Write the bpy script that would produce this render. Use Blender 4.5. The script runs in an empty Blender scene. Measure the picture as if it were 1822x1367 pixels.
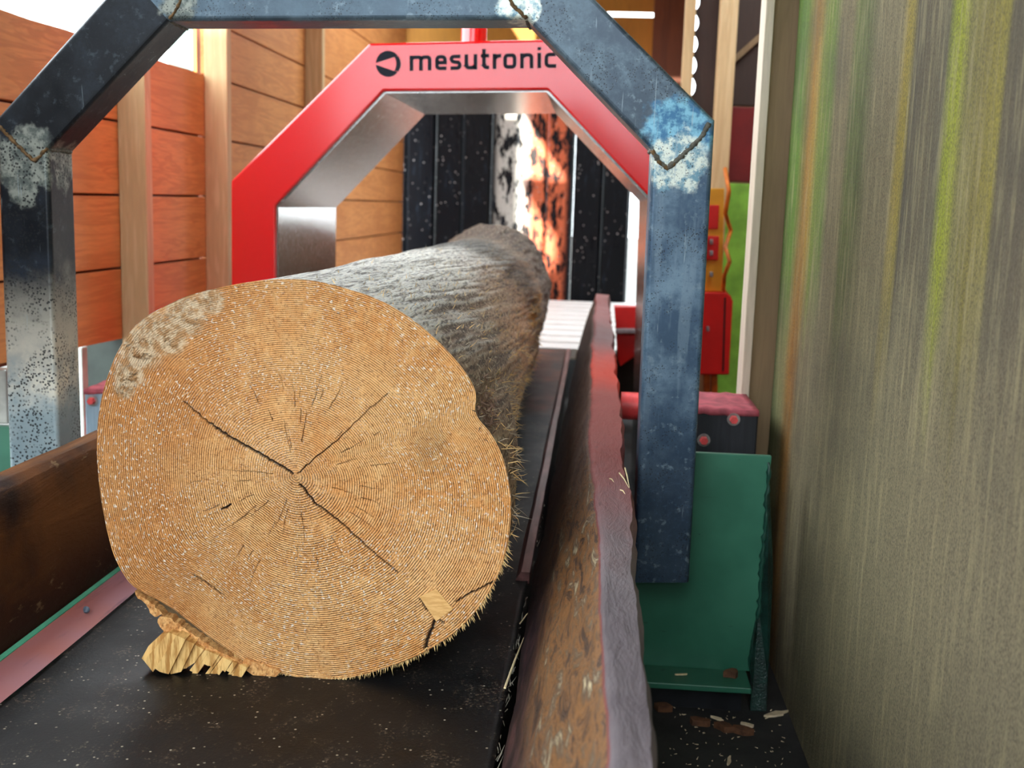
import bpy, bmesh, math, random
import numpy as np
from mathutils import Vector, Matrix, noise as mn
random.seed(7); rng = np.random.default_rng(7)
C = bpy.context.scene.collection
S = bpy.context.scene

# ------------------------------------------------------------------ camera
F = 2000.0; CX, CY = 911.0, 683.5
VPX, VPY = 1063.0, 370.0           # where lines along the conveyor meet
yd = Vector((VPX-CX, CY-VPY, -F))
dx = 500-CX
D = (F*F + yd.x*dx)/yd.y
zd = -Vector((dx, -D, -F))
yd.normalize(); zd.normalize(); xd = yd.cross(zd).normalized()
RC = Matrix((xd, yd, zd))          # camera coords -> world coords
def ray(px, py): return RC @ Vector((px-CX, CY-py, -F))
def at(px, py, X=None, Y=None, Z=None):
    d = ray(px, py)
    t = X/d.x if X is not None else (Y/d.y if Y is not None else Z/d.z)
    return d*t
cam = bpy.data.cameras.new('camera'); co = bpy.data.objects.new('camera', cam); C.objects.link(co)
co.matrix_world = RC.to_4x4(); cam.sensor_width = 36; cam.lens = F/1822*36
cam.clip_start = .02; cam.clip_end = 200
cam.dof.use_dof = True; cam.dof.focus_distance = 1.62; cam.dof.aperture_fstop = 6.5
S.camera = co
# ------------------------------------------------------------------ light
S.view_settings.view_transform = 'Standard'; S.view_settings.look = 'None'
S.view_settings.gamma = 1; S.view_settings.use_curve_mapping = False
S.view_settings.exposure = 1.0
w = bpy.data.worlds.new('sky'); S.world = w; w.use_nodes = True
bg = w.node_tree.nodes['Background']; bg.inputs[0].default_value = (.86, .95, 1, 1); bg.inputs[1].default_value = 4.5
sl = bpy.data.lights.new('sun', 'SUN'); sl.energy = 9; sl.angle = math.radians(.6); sl.color = (1, .9, .76)
so = bpy.data.objects.new('sun', sl); C.objects.link(so)
AZ, EL = math.radians(9.3), math.radians(13)
so.rotation_euler = Vector((math.sin(AZ)*math.cos(EL), math.cos(AZ)*math.cos(EL), -math.sin(EL))).to_track_quat('-Z', 'Y').to_euler()
S.cycles.max_bounces = 8; S.cycles.diffuse_bounces = 5; S.cycles.glossy_bounces = 4
S.cycles.sample_clamp_indirect = 6; S.cycles.use_denoising = True

# ------------------------------------------------------------------ materials
class NT:
    def __init__(s, name):
        s.m = bpy.data.materials.new(name); s.m.use_nodes = True
        s.t = s.m.node_tree; s.b = s.t.nodes['Principled BSDF']; s._p = None
    def n(s, k, **kw):
        nd = s.t.nodes.new(k)
        for a, v in kw.items(): setattr(nd, a, v)
        return nd
    def put(s, sock, v):
        if hasattr(v, 'is_output') : s.t.links.new(v, sock)
        elif isinstance(v, (tuple, list)) and sock.type == 'RGBA' and len(v) == 3: sock.default_value = (*v, 1)
        else: sock.default_value = v
    @property
    def pos(s):
        if s._p is None: s._p = s.n('ShaderNodeTexCoord').outputs['Object']
        return s._p
    def math(s, op, a, b=0.0, c=0.0, clamp=False):
        nd = s.n('ShaderNodeMath', operation=op, use_clamp=clamp)
        s.put(nd.inputs[0], a); s.put(nd.inputs[1], b); s.put(nd.inputs[2], c); return nd.outputs[0]
    def xyz(s, v=None):
        nd = s.n('ShaderNodeSeparateXYZ'); s.t.links.new(v or s.pos, nd.inputs[0]); return nd.outputs
    def scale(s, sc, v=None, off=(0,0,0)):
        nd = s.n('ShaderNodeMapping'); s.t.links.new(v or s.pos, nd.inputs[0])
        nd.inputs['Scale'].default_value = sc; nd.inputs['Location'].default_value = off; return nd.outputs[0]
    def noise(s, sc=5, vec=None, det=3, rough=.55, dist=0, out=0):
        nd = s.n('ShaderNodeTexNoise'); s.t.links.new(vec or s.pos, nd.inputs['Vector'])
        nd.inputs['Scale'].default_value = sc; nd.inputs['Detail'].default_value = det
        nd.inputs['Roughness'].default_value = rough; nd.inputs['Distortion'].default_value = dist
        return nd.outputs[out]
    def voro(s, sc=5, vec=None, feat='F1', out='Distance', rnd=1):
        nd = s.n('ShaderNodeTexVoronoi', feature=feat); s.t.links.new(vec or s.pos, nd.inputs['Vector'])
        nd.inputs['Scale'].default_value = sc; nd.inputs['Randomness'].default_value = rnd; return nd.outputs[out]
    def step(s, v, lo, hi, a=0.0, b=1.0):
        nd = s.n('ShaderNodeMapRange', interpolation_type='SMOOTHSTEP')
        s.put(nd.inputs[0], v)
        for i, x in enumerate((lo, hi, a, b)): nd.inputs[i+1].default_value = x
        return nd.outputs[0]
    def mix(s, f, a, b, mode='MIX'):
        nd = s.n('ShaderNodeMix', data_type='RGBA', blend_type=mode)
        s.put(nd.inputs[0], f); s.put(nd.inputs[6], a); s.put(nd.inputs[7], b); return nd.outputs[2]
    def ramp(s, v, pts, interp='LINEAR'):
        nd = s.n('ShaderNodeValToRGB'); nd.color_ramp.interpolation = interp; e = nd.color_ramp.elements
        while len(e) < len(pts): e.new(.5)
        for x, (p, c) in zip(e, pts): x.position = p; x.color = (*c, 1)
        s.put(nd.inputs[0], v); return nd.outputs[0]
    def attr(s, name, out='Fac'):
        nd = s.n('ShaderNodeAttribute', attribute_name=name); return nd.outputs[out]
    def blob(s, c, r, soft=.3, amp=.5, nsc=30, sq=(1,1,1)):
        # 1 inside radius r about c, with a ragged edge
        d = s.n('ShaderNodeVectorMath', operation='SUBTRACT'); s.t.links.new(s.pos, d.inputs[0]); d.inputs[1].default_value = c
        m = s.n('ShaderNodeVectorMath', operation='MULTIPLY'); s.t.links.new(d.outputs[0], m.inputs[0]); m.inputs[1].default_value = sq
        l = s.n('ShaderNodeVectorMath', operation='LENGTH'); s.t.links.new(m.outputs[0], l.inputs[0])
        nz = s.math('MULTIPLY', s.math('SUBTRACT', s.noise(nsc, det=4), .5), amp*r*2)
        v = s.math('ADD', l.outputs['Value'], nz)
        return s.step(v, r*(1-soft), r*(1+soft), 1, 0)
    def out(s, col=None, rough=None, metal=None, bump=None, bs=.3, bd=.002, coat=None, spec=None, bumps=()):
        if col is not None: s.put(s.b.inputs['Base Color'], col)
        if rough is not None: s.put(s.b.inputs['Roughness'], rough)
        if metal is not None: s.put(s.b.inputs['Metallic'], metal)
        if spec is not None: s.put(s.b.inputs['Specular IOR Level'], spec)
        if coat is not None: s.b.inputs['Coat Weight'].default_value = coat[0]; s.b.inputs['Coat Roughness'].default_value = coat[1]
        if bump is not None: bumps = ((bump, bs, bd),)
        prev = None
        for h, st, ds in bumps:
            b = s.n('ShaderNodeBump'); b.inputs['Strength'].default_value = st; b.inputs['Distance'].default_value = ds
            s.put(b.inputs['Height'], h)
            if prev is not None: s.t.links.new(prev, b.inputs['Normal'])
            prev = b.outputs[0]
        if prev is not None: s.t.links.new(prev, s.b.inputs['Normal'])
        return s.m
def hexc(r, g, b):
    f = lambda c: ((c/255+.055)/1.055)**2.4 if c > 10 else c/255/12.92
    return (f(r), f(g), f(b))

def flat(name, col, rough=.6, metal=0, var=.25, nsc=12, bs=.15, coat=None, spec=.5):
    t = NT(name); nz = t.noise(nsc, det=5)
    c = t.mix(t.step(nz, .3, .7), tuple(x*(1-var) for x in col), tuple(min(1, x*(1+var)) for x in col))
    return t.out(c, rough, metal, t.noise(nsc*8, det=4), bs, .002, coat, spec)
def wood(name, a, b, axis='z', ring=30, rough=.65, knots=True, dirt=0):
    t = NT(name)
    sc = {'x': (1.2, 14, 14), 'y': (14, 1.2, 14), 'z': (14, 14, 1.2)}[axis]
    v = t.scale(sc)
    n1 = t.noise(1.2, v, 4, .6, 1.2)
    g = t.math('SINE', t.math('MULTIPLY', n1, ring)); g = t.step(g, -.2, 1)
    fine = t.noise(9, v, 5)
    c = t.mix(t.math('MULTIPLY', g, .5), a, b)
    c = t.mix(t.step(fine, .35, .7, 0, .35), c, tuple(x*.6 for x in a))
    big = t.noise(2.3, det=2); c = t.mix(t.step(big, .35, .7, 0, .4), c, b)
    if dirt: c = t.mix(t.step(t.noise(7, det=6), .5, .72, 0, dirt), c, (.06, .055, .05))
    return t.out(c, rough, 0, t.math('ADD', fine, g), .15, .002)

# ------------------------------------------------------------------ mesh helpers
class MB:
    def __init__(s): s.v = []; s.f = []
    def add(s, vs, fs):
        k = len(s.v); s.v += [tuple(v) for v in vs]; s.f += [tuple(i+k for i in f) for f in fs]; return s
    def box(s, a, b):
        x0, y0, z0 = a; x1, y1, z1 = b
        vs = [(x0,y0,z0),(x1,y0,z0),(x1,y1,z0),(x0,y1,z0),(x0,y0,z1),(x1,y0,z1),(x1,y1,z1),(x0,y1,z1)]
        return s.add(vs, [(0,3,2,1),(4,5,6,7),(0,1,5,4),(1,2,6,5),(2,3,7,6),(3,0,4,7)])
    def prism(s, pts, off):
        # pts: planar loop of 3D points, off: extrusion vector
        n = len(pts); P = [Vector(p) for p in pts]; o = Vector(off)
        return s.add(P+[p+o for p in P], [tuple(range(n))[::-1], tuple(range(n, 2*n))]+[(i, (i+1)%n, (i+1)%n+n, i+n) for i in range(n)])
    def tube(s, path, r, n=10, taper=None):
        P = [Vector(p) for p in path]; m = len(P); vs = []
        up = Vector((0,0,1)); last = None
        for i, p in enumerate(P):
            d = (P[min(i+1, m-1)]-P[max(i-1, 0)]).normalized()
            if last is None: a = d.cross(up if abs(d.z) < .9 else Vector((1,0,0))).normalized()
            else: a = (last-d*last.dot(d)).normalized()
            last = a; b = d.cross(a); rr = r[i] if hasattr(r, '__len__') else r
            vs += [p+(a*math.cos(t)+b*math.sin(t))*rr for t in [2*math.pi*k/n for k in range(n)]]
        fs = [(i*n+k, i*n+(k+1)%n, (i+1)*n+(k+1)%n, (i+1)*n+k) for i in range(m-1) for k in range(n)]
        fs += [tuple(range(n))[::-1], tuple((m-1)*n+k for k in range(n))]
        return s.add(vs, fs)
    def spike(s, p, d, l, w, bend=None):
        p = Vector(p); d = Vector(d).normalized(); a = d.orthogonal().normalized(); b = d.cross(a)
        a2 = (a+b*random.uniform(-1, 1)).normalized(); b2 = d.cross(a2)
        mid = p+d*l*.55+(bend or Vector())*l*.25; tip = p+d*l+(bend or Vector())*l
        vs = [p+a2*w, p-a2*w*.5+b2*w*.8, p-a2*w*.5-b2*w*.8, mid+a2*w*.7, mid-a2*w*.4+b2*w*.5, mid-a2*w*.4-b2*w*.5, tip]
        return s.add(vs, [(0,1,4,3),(1,2,5,4),(2,0,3,5),(3,4,6),(4,5,6),(5,3,6),(0,2,1)])
    def build(s, name, mat, parent=None, smooth=False, bevel=0, seg=2, autos=None):
        me = bpy.data.meshes.new(name); me.from_pydata(s.v, [], s.f); me.update()
        bm = bmesh.new(); bm.from_mesh(me); bmesh.ops.recalc_face_normals(bm, faces=bm.faces); bm.to_mesh(me); bm.free()
        o = bpy.data.objects.new(name, me); C.objects.link(o)
        if mat: me.materials.append(mat)
        if parent: o.parent = parent
        if smooth: me.shade_smooth()
        if bevel:
            m = o.modifiers.new('bevel', 'BEVEL'); m.width = bevel; m.segments = seg; m.limit_method = 'ANGLE'; m.angle_limit = math.radians(35)
        if autos: me.shade_smooth(); me.set_sharp_from_angle(angle=math.radians(autos))
        return o
def tag(o, label=None, cat=None, group=None, kind=None):
    for k, v in (('label', label), ('category', cat), ('group', group), ('kind', kind)):
        if v: o[k] = v
    return o
def empty(name, label, cat, group=None, loc=(0,0,0)):
    o = bpy.data.objects.new(name, None); C.objects.link(o); o.location = loc; return tag(o, label, cat, group)
def fbm(p, o=4): return mn.fractal(p, 1.0, 2.0, o)
def lerp(xs, ys, x): return float(np.interp(x, xs, ys))

BZ = -.697          # belt surface
FZ = -.95           # floor
YF = 1.53           # log cut face plane

# ------------------------------------------------------------------ materials used
M = {}
M['orange_boards'] = wood('orange_boards', hexc(222,150,84), hexc(186,112,54), 'y', 26)
M['post_tan'] = wood('post_tan', hexc(216,186,140), hexc(186,148,100), 'z', 16)
M['post_orange'] = wood('post_orange', hexc(226,140,62), hexc(200,112,40), 'z', 14)
M['post_pale'] = wood('post_pale', hexc(216,200,180), hexc(196,176,150), 'z', 12)
M['post_brown'] = wood('post_brown', hexc(150,122,88), hexc(120,96,66), 'z', 12)
M['plank_yellow'] = wood('plank_yellow', hexc(190,130,40), hexc(150,96,24), 'z', 10)
M['plank_brown'] = wood('plank_brown', hexc(120,60,26), hexc(84,38,16), 'z', 12)
M['concrete'] = flat('concrete', (.10,.095,.085), .85, 0, .25, 6)
M['floor_dark'] = flat('floor_dark', (.018,.017,.016), .75, 0, .5, 9, .5)
M['black_steel'] = flat('black_steel', (.012,.013,.016), .45, .3, .5, 15)
M['green_paint'] = None

# ------------------------------------------------------------------ setting
def quadplane(name, a, b, mat, kind='structure'):
    o = MB().box(a, b).build(name, mat); return tag(o, kind=kind)
quadplane('floor', (-1.56, -1.6, FZ-.05), (1.4, 9.1, FZ), M['floor_dark'])
yard = quadplane('floor_yard', (-30, -30, FZ-.2), (30, 40, FZ-.06), M['concrete'])
# unseen roof boards; slots and far opening shaped to let light in
roofm = wood('roof_boards', hexc(120,84,48), hexc(90,60,34), 'x', 12)
quadplane('ceiling', (-1.36, -.8, 1.78), (.45, 5.2, 1.84), roofm)
quadplane('ceiling_side', (.45, -.8, 1.78), (1.4, 2.9, 1.84), roofm); quadplane('ceiling_side', (.45, 4.3, 1.78), (1.4, 5.2, 1.84), roofm)
quadplane('ceiling_eave', (-1.75, -.8, 1.78), (-1.36, 2.0, 1.84), roofm)
quadplane('ceiling_far', (-1.75, 5.2, 1.86), (1.4, 5.7, 1.9), roofm); quadplane('ceiling_far', (.5, 5.7, 1.86), (1.4, 7.6, 1.9), roofm); quadplane('ceiling_far', (-1.75, 5.7, 1.86), (-1.1, 7.6, 1.9), roofm); quadplane('ceiling_far', (-1.75, 7.6, 1.86), (1.4, 9.3, 1.9), roofm)
quadplane('roof_sun_blocker', (-1.1, 5.64, 1.86), (.5, 5.7, 2.5), roofm)  # unseen upright added to keep sun off the gable boards
# unseen wall added behind the camera to block sun and bounce fill; dark plinth
M['fill_wall'] = flat('fill_wall', (.83,.84,.88), .9, 0, .05, 2)
M['reflection_base'] = flat('reflection_base', (.03,.028,.026), .9, 0, .3, 2)
quadplane('sun_block_wall', (-9, -9.2, .75), (7, -9, 3.75), M['fill_wall'])
quadplane('sun_block_wall_base', (-9, -9.3, FZ-.06), (7, -8.95, .75), M['reflection_base'])  # dark lower band added for the red arch to reflect
quadplane('sun_block_boards', (-1.53, .2, FZ), (-1.5, 1.6, 1.78), wood('old_boards', hexc(96,62,36), hexc(70,44,26), 'y', 20))  # unseen full-height boards added to keep sun off log and arch
# left wall: horizontal boards, lower run as far as the third stud, then full height
WX = -1.5
def wl(px, py): p = at(px, py, X=WX); return (p.y, p.z)
seams = [  # each seam as two photo points on the wall plane
    ((0, 12), (368, 133)), ((0, 178), (368, 244)), ((130, 346), (400, 350)), ((137, 486), (370, 458)), ((142, 621), (228, 603))]
def seam_z(s, y):
    (a, b) = s; (y0, z0), (y1, z1) = wl(*a), wl(*b); return z0+(z1-z0)*(y-y0)/(y1-y0)
yA, yB = 1.605, wl(368, 133)[0]
mb = MB()
for i in range(4):
    for (ya, yb) in ((yA, yB),):
        n = 14
        top = []; bot = []
        for k in range(n+1):
            y = ya+(yb-ya)*k/n
            jag = (.012*fbm(Vector((y*5, i, 2))) if i == 0 else 0)
            top.append((y, seam_z(seams[i], y)-.004+jag)); bot.append((y, seam_z(seams[i+1], y)+.004))
        mb.prism([(WX, y, z) for y, z in top]+[(WX, y, z) for y, z in bot[::-1]], (-.025, 0, 0))
# taller run beyond the stud
zs = [1.75, 1.45, 1.18, .92]+[None]*0
yC = 8.7
up = [((412, 55), (535, 100)), ((412, 148), (535, 190)), ((412, 252), (480, 264)), ((412, 350), (600, 352)), ((412, 452), (620, 430)), ((412,560),(620,480))]
zprev = None
def sz2(s, y):
    (a, b) = s; return seam_z(s, y)
edges = [lambda y: 1.76, lambda y: 1.36, lambda y: 1.08, lambda y: .86]+[lambda y, s=s: max(-.95, min(1.3, seam_z(s, y)*1.0)) for s in ()]
mz = [wl(*s[0])[1] for s in up]
levels = [1.76, 1.3, 1.0]+mz+[FZ]
levels = sorted(set(round(z, 3) for z in levels), reverse=True)
for z1, z0 in zip(levels[:-1], levels[1:]):
    mb.prism([(WX, yB+.002, z1-.004), (WX, yC, z1-.004), (WX, yC, z0+.004), (WX, yB+.002, z0+.004)], (-.025, 0, 0))
tag(mb.build('wall_left', M['orange_boards'], bevel=.002), kind='structure')
quadplane('wall_left_sheathing', (WX-.05, 1.6, -.46), (WX-.03, yB-.02, .40), M['plank_brown'])
quadplane('wall_left_sheathing', (WX-.05, yB+.03, FZ), (WX-.03, yC, 1.76), M['plank_brown'])
# studs on the left wall
def stud(name, px, wpx, mat, label, ztop, zbot=FZ, py=400, dep=.09, group=None):
    y0 = at(px, py, X=WX+dep).y
    wd = .05
    o = MB().box((WX+.001, y0, zbot), (WX+dep, y0+wd, ztop)).build(name, mat, bevel=.003)
    return tag(o, label, 'post', group), y0
stud('timber_stud', 262, 0, M['post_tan'], 'short tan stud with grey stains on the low board wall, left of the log', .49, -.52)
o, ys2 = stud('timber_stud', 406, 0, M['post_tan'], 'tall tan stud with a sunlit top just left of the red arch', 1.76, FZ)
stud('timber_stud', 572, 0, M['post_tan'], 'tan stud rising behind the slanted left side of the red arch', 1.76, FZ)
# bright orange boarded post closing the wall by the dark curtain
p0, p1 = at(630, 420, Y=8.3), at(682, 420, Y=8.3)
tag(MB().box((p0.x, 8.3, FZ), (p1.x, 8.36, 1.7)).build('door_jamb', M['post_orange'], bevel=.004), 'bright orange wooden jamb at left edge of the black far wall', 'jamb')
p2 = at(684, 420, Y=8.27); tag(MB().box((p1.x, 8.27, FZ), (p2.x+.012, 8.36, 1.7)).build('edge_batten', M['post_pale'], bevel=.002), 'thin pale batten along the right edge of the orange jamb', 'batten')

# far wall: black glossy sheets with the sun streak painted as pale and orange patches
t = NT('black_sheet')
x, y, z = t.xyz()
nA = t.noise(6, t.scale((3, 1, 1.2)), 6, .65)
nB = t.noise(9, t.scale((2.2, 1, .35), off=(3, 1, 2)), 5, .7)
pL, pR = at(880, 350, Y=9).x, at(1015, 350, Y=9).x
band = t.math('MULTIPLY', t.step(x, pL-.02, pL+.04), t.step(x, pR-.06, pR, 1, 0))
sun_streak = t.math('MULTIPLY', band, t.step(nA, .43, .53))
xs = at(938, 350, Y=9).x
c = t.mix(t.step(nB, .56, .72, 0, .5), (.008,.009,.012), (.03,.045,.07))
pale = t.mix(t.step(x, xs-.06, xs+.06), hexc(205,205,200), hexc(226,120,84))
c = t.mix(sun_streak, c, pale)
c = t.mix(t.math('MULTIPLY', t.step(t.voro(26), .1, .2, 1, 0), t.step(nA, .46, .58)), c, (.45,.42,.42))  # pale glints painted in as small spots
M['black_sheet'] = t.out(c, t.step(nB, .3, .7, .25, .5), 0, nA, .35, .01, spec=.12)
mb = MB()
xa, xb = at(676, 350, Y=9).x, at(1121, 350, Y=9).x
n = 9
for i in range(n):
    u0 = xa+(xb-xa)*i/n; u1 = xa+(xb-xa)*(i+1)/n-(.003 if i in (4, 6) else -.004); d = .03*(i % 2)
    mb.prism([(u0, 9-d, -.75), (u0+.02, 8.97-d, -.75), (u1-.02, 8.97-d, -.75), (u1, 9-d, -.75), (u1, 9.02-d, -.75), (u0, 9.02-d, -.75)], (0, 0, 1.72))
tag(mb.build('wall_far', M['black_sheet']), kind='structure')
# upper gable boards above it, warm yellow then brown
def panel(name, pxa, pya, pxb, pyb, Y, mat, th=.03, zb=None, **kw):
    a, b = at(pxa, pya, Y=Y), at(pxb, pyb, Y=Y)
    return MB().box((a.x, Y, b.z if zb is None else zb), (b.x, Y+th, a.z)).build(name, mat, bevel=.002)
for k, (xa_, xb_, mat, lab) in enumerate(((420, 690, 'plank_brown', None), (700, 1163, 'plank_yellow', None))):
    a, b = at(xa_, 100, Y=9.1), at(xb_, 100, Y=9.1)
    mb = MB()
    zslot = at(1120, 30, Y=9.1).z; zs2 = at(1120, 21, Y=9.1).z
    mb.box((a.x, 9.1, .8), (b.x, 9.13, zslot if k == 1 else 1.95))
    if k == 1:
        sx = at(1080, 25, Y=9.1).x; mb.box((at(1163, 25, Y=9.1).x, 9.1, .8), (at(1172, 25, Y=9.1).x, 9.13, 1.95))
        mb.box((a.x, 9.1, zslot), (sx, 9.13, zs2)); mb.box((a.x, 9.1, zs2), (b.x, 9.13, 1.95))
    tag(mb.build('wall_far_boards', M[mat]), kind='structure')
a, b = at(1160, 100, Y=8.9), at(1219, 100, Y=8.9)
tag(MB().box((a.x, 8.9, .2), (b.x, 8.93, 1.95)).build('wall_far_boards', M['plank_brown']), kind='structure')
a, b = at(684, 100, Y=9.04), at(712, 100, Y=9.04)
tag(MB().box((a.x, 9.04, .7), (b.x, 9.1, 1.95)).build('gable_post', M['black_steel']), 'dark post in the gable boards above the red arch', 'post')

# right wall: green stained panel very close on the right
RX = .41
t = NT('mossy_panel')
x, y, z = t.xyz()
yw = t.math('ADD', y, t.math('MULTIPLY', t.math('SUBTRACT', t.noise(3, t.scale((1, 3, .5)), 3), .5), .035))
def yy(px): return at(px, 300, X=RX).y
R0, R1 = yy(1820), yy(1396)
u = t.math('DIVIDE', t.math('SUBTRACT', yw, R0), R1-R0)
def U(px): return max(0, min(1, (yy(px)-R0)/(R1-R0)))
beige = hexc(150,138,108)
st = [(1815, (112,102,88)), (1775, (112,104,86)), (1768, (170,160,60)), (1735, (150,140,70)), (1705, (150,146,86)), (1696, (176,186,40)), (1680, (168,182,30)), (1668, (110,106,92)), (1640, (120,112,92)), (1612, (96,92,82)), (1603, (176,160,64)), (1594, (176,158,70)), (1585, (146,136,110)), (1545, (142,134,108)), (1525, (96,112,56)), (1508, (112,128,62)), (1498, (150,138,106)), (1478, (140,130,100)), (1466, (116,150,50)), (1452, (140,160,60)), (1444, (196,160,60)), (1436, (190,140,44)), (1430, (150,130,50)), (1418, (110,160,36)), (1402, (104,150,44))]
ramp = t.ramp(u, sorted([(U(p), hexc(*c)) for p, c in st]))
st2 = [(1815, (150,140,120)), (1700, (160,150,126)), (1560, (156,148,120)), (1470, (150,140,116)), (1446, (140,124,96)), (1436, (176,120,30)), (1428, (184,130,36)), (1420, (168,160,110)), (1402, (120,140,90))]
low = t.ramp(u, sorted([(U(p), hexc(*c)) for p, c in st2]))
f = t.math('ADD', z, t.math('MULTIPLY', t.math('SUBTRACT', t.noise(2.2, t.scale((1, 9, .6)), 4), .5), .5))
c = t.mix(t.step(f, -.30, .02), low, ramp)
gr = t.noise(420, t.scale((1, 1, .6)), 3, .7)
gr2 = t.noise(60, t.scale((1, 1.2, .12)), 4, .7)
c = t.mix(t.step(gr, .44, .58, 0, .6), c, hexc(70,62,48))
c = t.mix(t.step(gr2, .45, .75, 0, .45), c, hexc(206,196,160))
bigd = t.noise(3.5, det=4); c = t.mix(t.step(bigd, .5, .72, 0, .4), c, hexc(74,72,66))
c = t.mix(1.0, c, (.60,.56,.44), 'MULTIPLY')
M['mossy_panel'] = t.out(c, .85, 0, bumps=((gr2, .7, .005), (gr, .9, .002)))
tag(MB().box((RX, -.9, FZ), (RX+.03, yy(1402), 1.6)).build('wall_right', M['mossy_panel']), kind='structure')
# post at the wall's far end: broad brown face, narrow pale plank
def post_y(px, py, Y): return at(px, py, Y=Y).x
Y2 = 2.55
xa, xb = at(1345, 500, Y=Y2).x, at(1420, 500, Y=Y2).x
tag(MB().box((xa, Y2, FZ), (xb+.06, Y2+.04, 1.6)).build('wall_post', M['post_brown'], bevel=.003), 'broad brown post behind the green streaked wall panel', 'post')
xc = at(1331, 500, Y=Y2-.02).x
tag(MB().box((xc, Y2-.02, at(1330, 690, Y=Y2).z-.12), (xa-.001, Y2+.06, 1.6)).build('edge_plank', M['post_pale'], bevel=.002), 'narrow pale plank on the left edge of the broad brown post', 'plank')

quadplane('wall_right_far', (1.4, 2.0, FZ-.05), (1.44, 9.2, 1.86), roofm)
quadplane('wall_far_corner', (.86, 9.1, FZ-.05), (1.4, 9.14, 1.9), roofm)
quadplane('wall_side_return', (RX+.03, 2.0, FZ-.05), (1.4, 2.03, 1.86), roofm)
# things beyond, to the right of the arch
YR = 4.6
M['lime_panel'] = flat('lime_panel', hexc(140,196,70), .6, 0, .25, 10)
M['dark_red'] = flat('dark_red', hexc(110,14,12), .6, 0, .3, 6)
M['dark_brown'] = wood('dark_brown', hexc(66,46,36), hexc(44,30,26), 'z', 8)
def thingpanel(name, box_px, Y, mat, label, cat, th=.03):
    a, b = at(box_px[0], box_px[1], Y=Y), at(box_px[2], box_px[3], Y=Y)
    return tag(MB().box((a.x, Y, b.z), (b.x, Y+th, a.z)).build(name, mat, bevel=.003), label, cat)
thingpanel('lime_panel', (1262, 325, 1352, 1000), YR, M['lime_panel'], 'lime green wall board behind the red cabinet', 'board')
o = thingpanel('red_board', (1300, 190, 1350, 324), YR, M['dark_red'], 'dark red board above the lime green board', 'board')
thingpanel('brown_board', (1306, -120, 1366, 189), YR, M['dark_brown'], 'dark brown board between the tan stud and pale plank', 'board')
# bay wall with a scalloped edge that lets light through
mb = MB(); pts = []
for k in range(121):
    py = -80+k*4; px = 1236-.05*py+10*abs(math.sin(math.pi*(py+18)/38))**.7
    pts.append(at(px, py, Y=YR+.05))
pts += [at(1290, 400, Y=YR+.05), at(1290, -80, Y=YR+.05)]
tag(mb.prism(pts, (0, .03, 0)).build('waney_board', M['dark_brown']), 'dark board with wavy bark edge beside bright gaps', 'board')
mb = MB(); a, b = at(1212, 160, Y=YR+.03), at(1231, 160, Y=YR+.03)
tag(mb.box((a.x, YR+.03, -.3), (b.x, YR+.08, 1.7)).build('narrow_stud', M['post_tan'], bevel=.003), 'narrow tan stud left of the row of bright gaps', 'post')
a, b = at(1272, 200, Y=YR-.1), at(1303, 200, Y=YR-.1)
tag(MB().box((a.x, YR-.1, FZ), (b.x, YR-.03, 1.7)).build('wide_stud', M['post_tan'], bevel=.003), 'wide tan stud right of the arch, above the yellow panel', 'post')
a, b = at(1300, 105, Y=YR-.02), at(1356, 55, Y=YR-.02)
mb = MB(); mb.prism([a, a+Vector((0,0,-.03)), b+Vector((0,0,-.03)), b], (0, .02, 0))
tag(mb.build('diagonal_brace', M['post_brown']), 'thin diagonal brace across the dark brown board', 'brace')
YM = 4.3
M['machine_red'] = flat('machine_red', hexc(214,22,16), .45, 0, .12, 6, .05)
M['machine_yellow'] = flat('machine_yellow', hexc(224,160,30), .5, 0, .15, 6, .05)
M['cable_orange'] = flat('cable_orange', hexc(206,110,26), .5, 0, .3, 20)
M['grey_metal'] = flat('grey_metal', (.35,.36,.37), .4, .6, .3, 20)
root = empty('control_cabinet', 'red steel cabinet with rounded corner in front of the lime board', 'cabinet', loc=at(1270, 668, Y=YM))
def cpart(name, pts, Y, th, mat, parent, bevel=.003):
    o = MB().prism([at(px, py, Y=Y) for px, py in pts], (0, th, 0)).build(name, mat, bevel=bevel)
    o.parent = parent; o.matrix_parent_inverse = Matrix.Translation(parent.location).inverted(); return o
cpart('cabinet_body', [(1185, 521), (1292, 521), (1300, 527), (1304, 536), (1297, 667), (1180, 667)], YM, .15, M['machine_red'], root, .004)
cpart('cabinet_seam', [(1289, 530), (1291.5, 530), (1288, 660), (1285.5, 660)], YM-.004, .004, M['black_steel'], root, 0)
cpart('latch', [(1257, 581), (1262, 581), (1262, 590), (1257, 590)], YM-.012, .012, M['grey_metal'], root)
for px in (1253, 1266): cpart('cabinet_foot', [(px, 667), (px+11, 667), (px+11, 900), (px, 900)], YM+.05, .04, M['cable_orange'], root)
root = empty('yellow_panel', 'yellow upright panel with red plates above the red cabinet', 'panel', loc=at(1270, 521, Y=YM))
cpart('panel_board', [(1190, 335), (1289, 335), (1285, 519), (1187, 519)], YM+.03, .05, M['machine_yellow'], root)
for y0, y1 in ((365, 408), (420, 463)): cpart('red_plate', [(1240, y0), (1280, y0), (1278, y1), (1240, y1)], YM+.022, .008, M['machine_red'], root)
for y0 in (426, 446, 484): cpart('button', [(1263, y0), (1269, y0), (1269, y0+9), (1263, y0+9)], YM+.006, .02, M['grey_metal'], root)
path = [at(px, py, Y=YM-.01+.05*math.sin(py*.05)) for px, py in ((1290, 300), (1297, 340), (1291, 380), (1300, 410), (1291, 440), (1298, 466), (1289, 490), (1287, 515), (1294, 526))]
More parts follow.
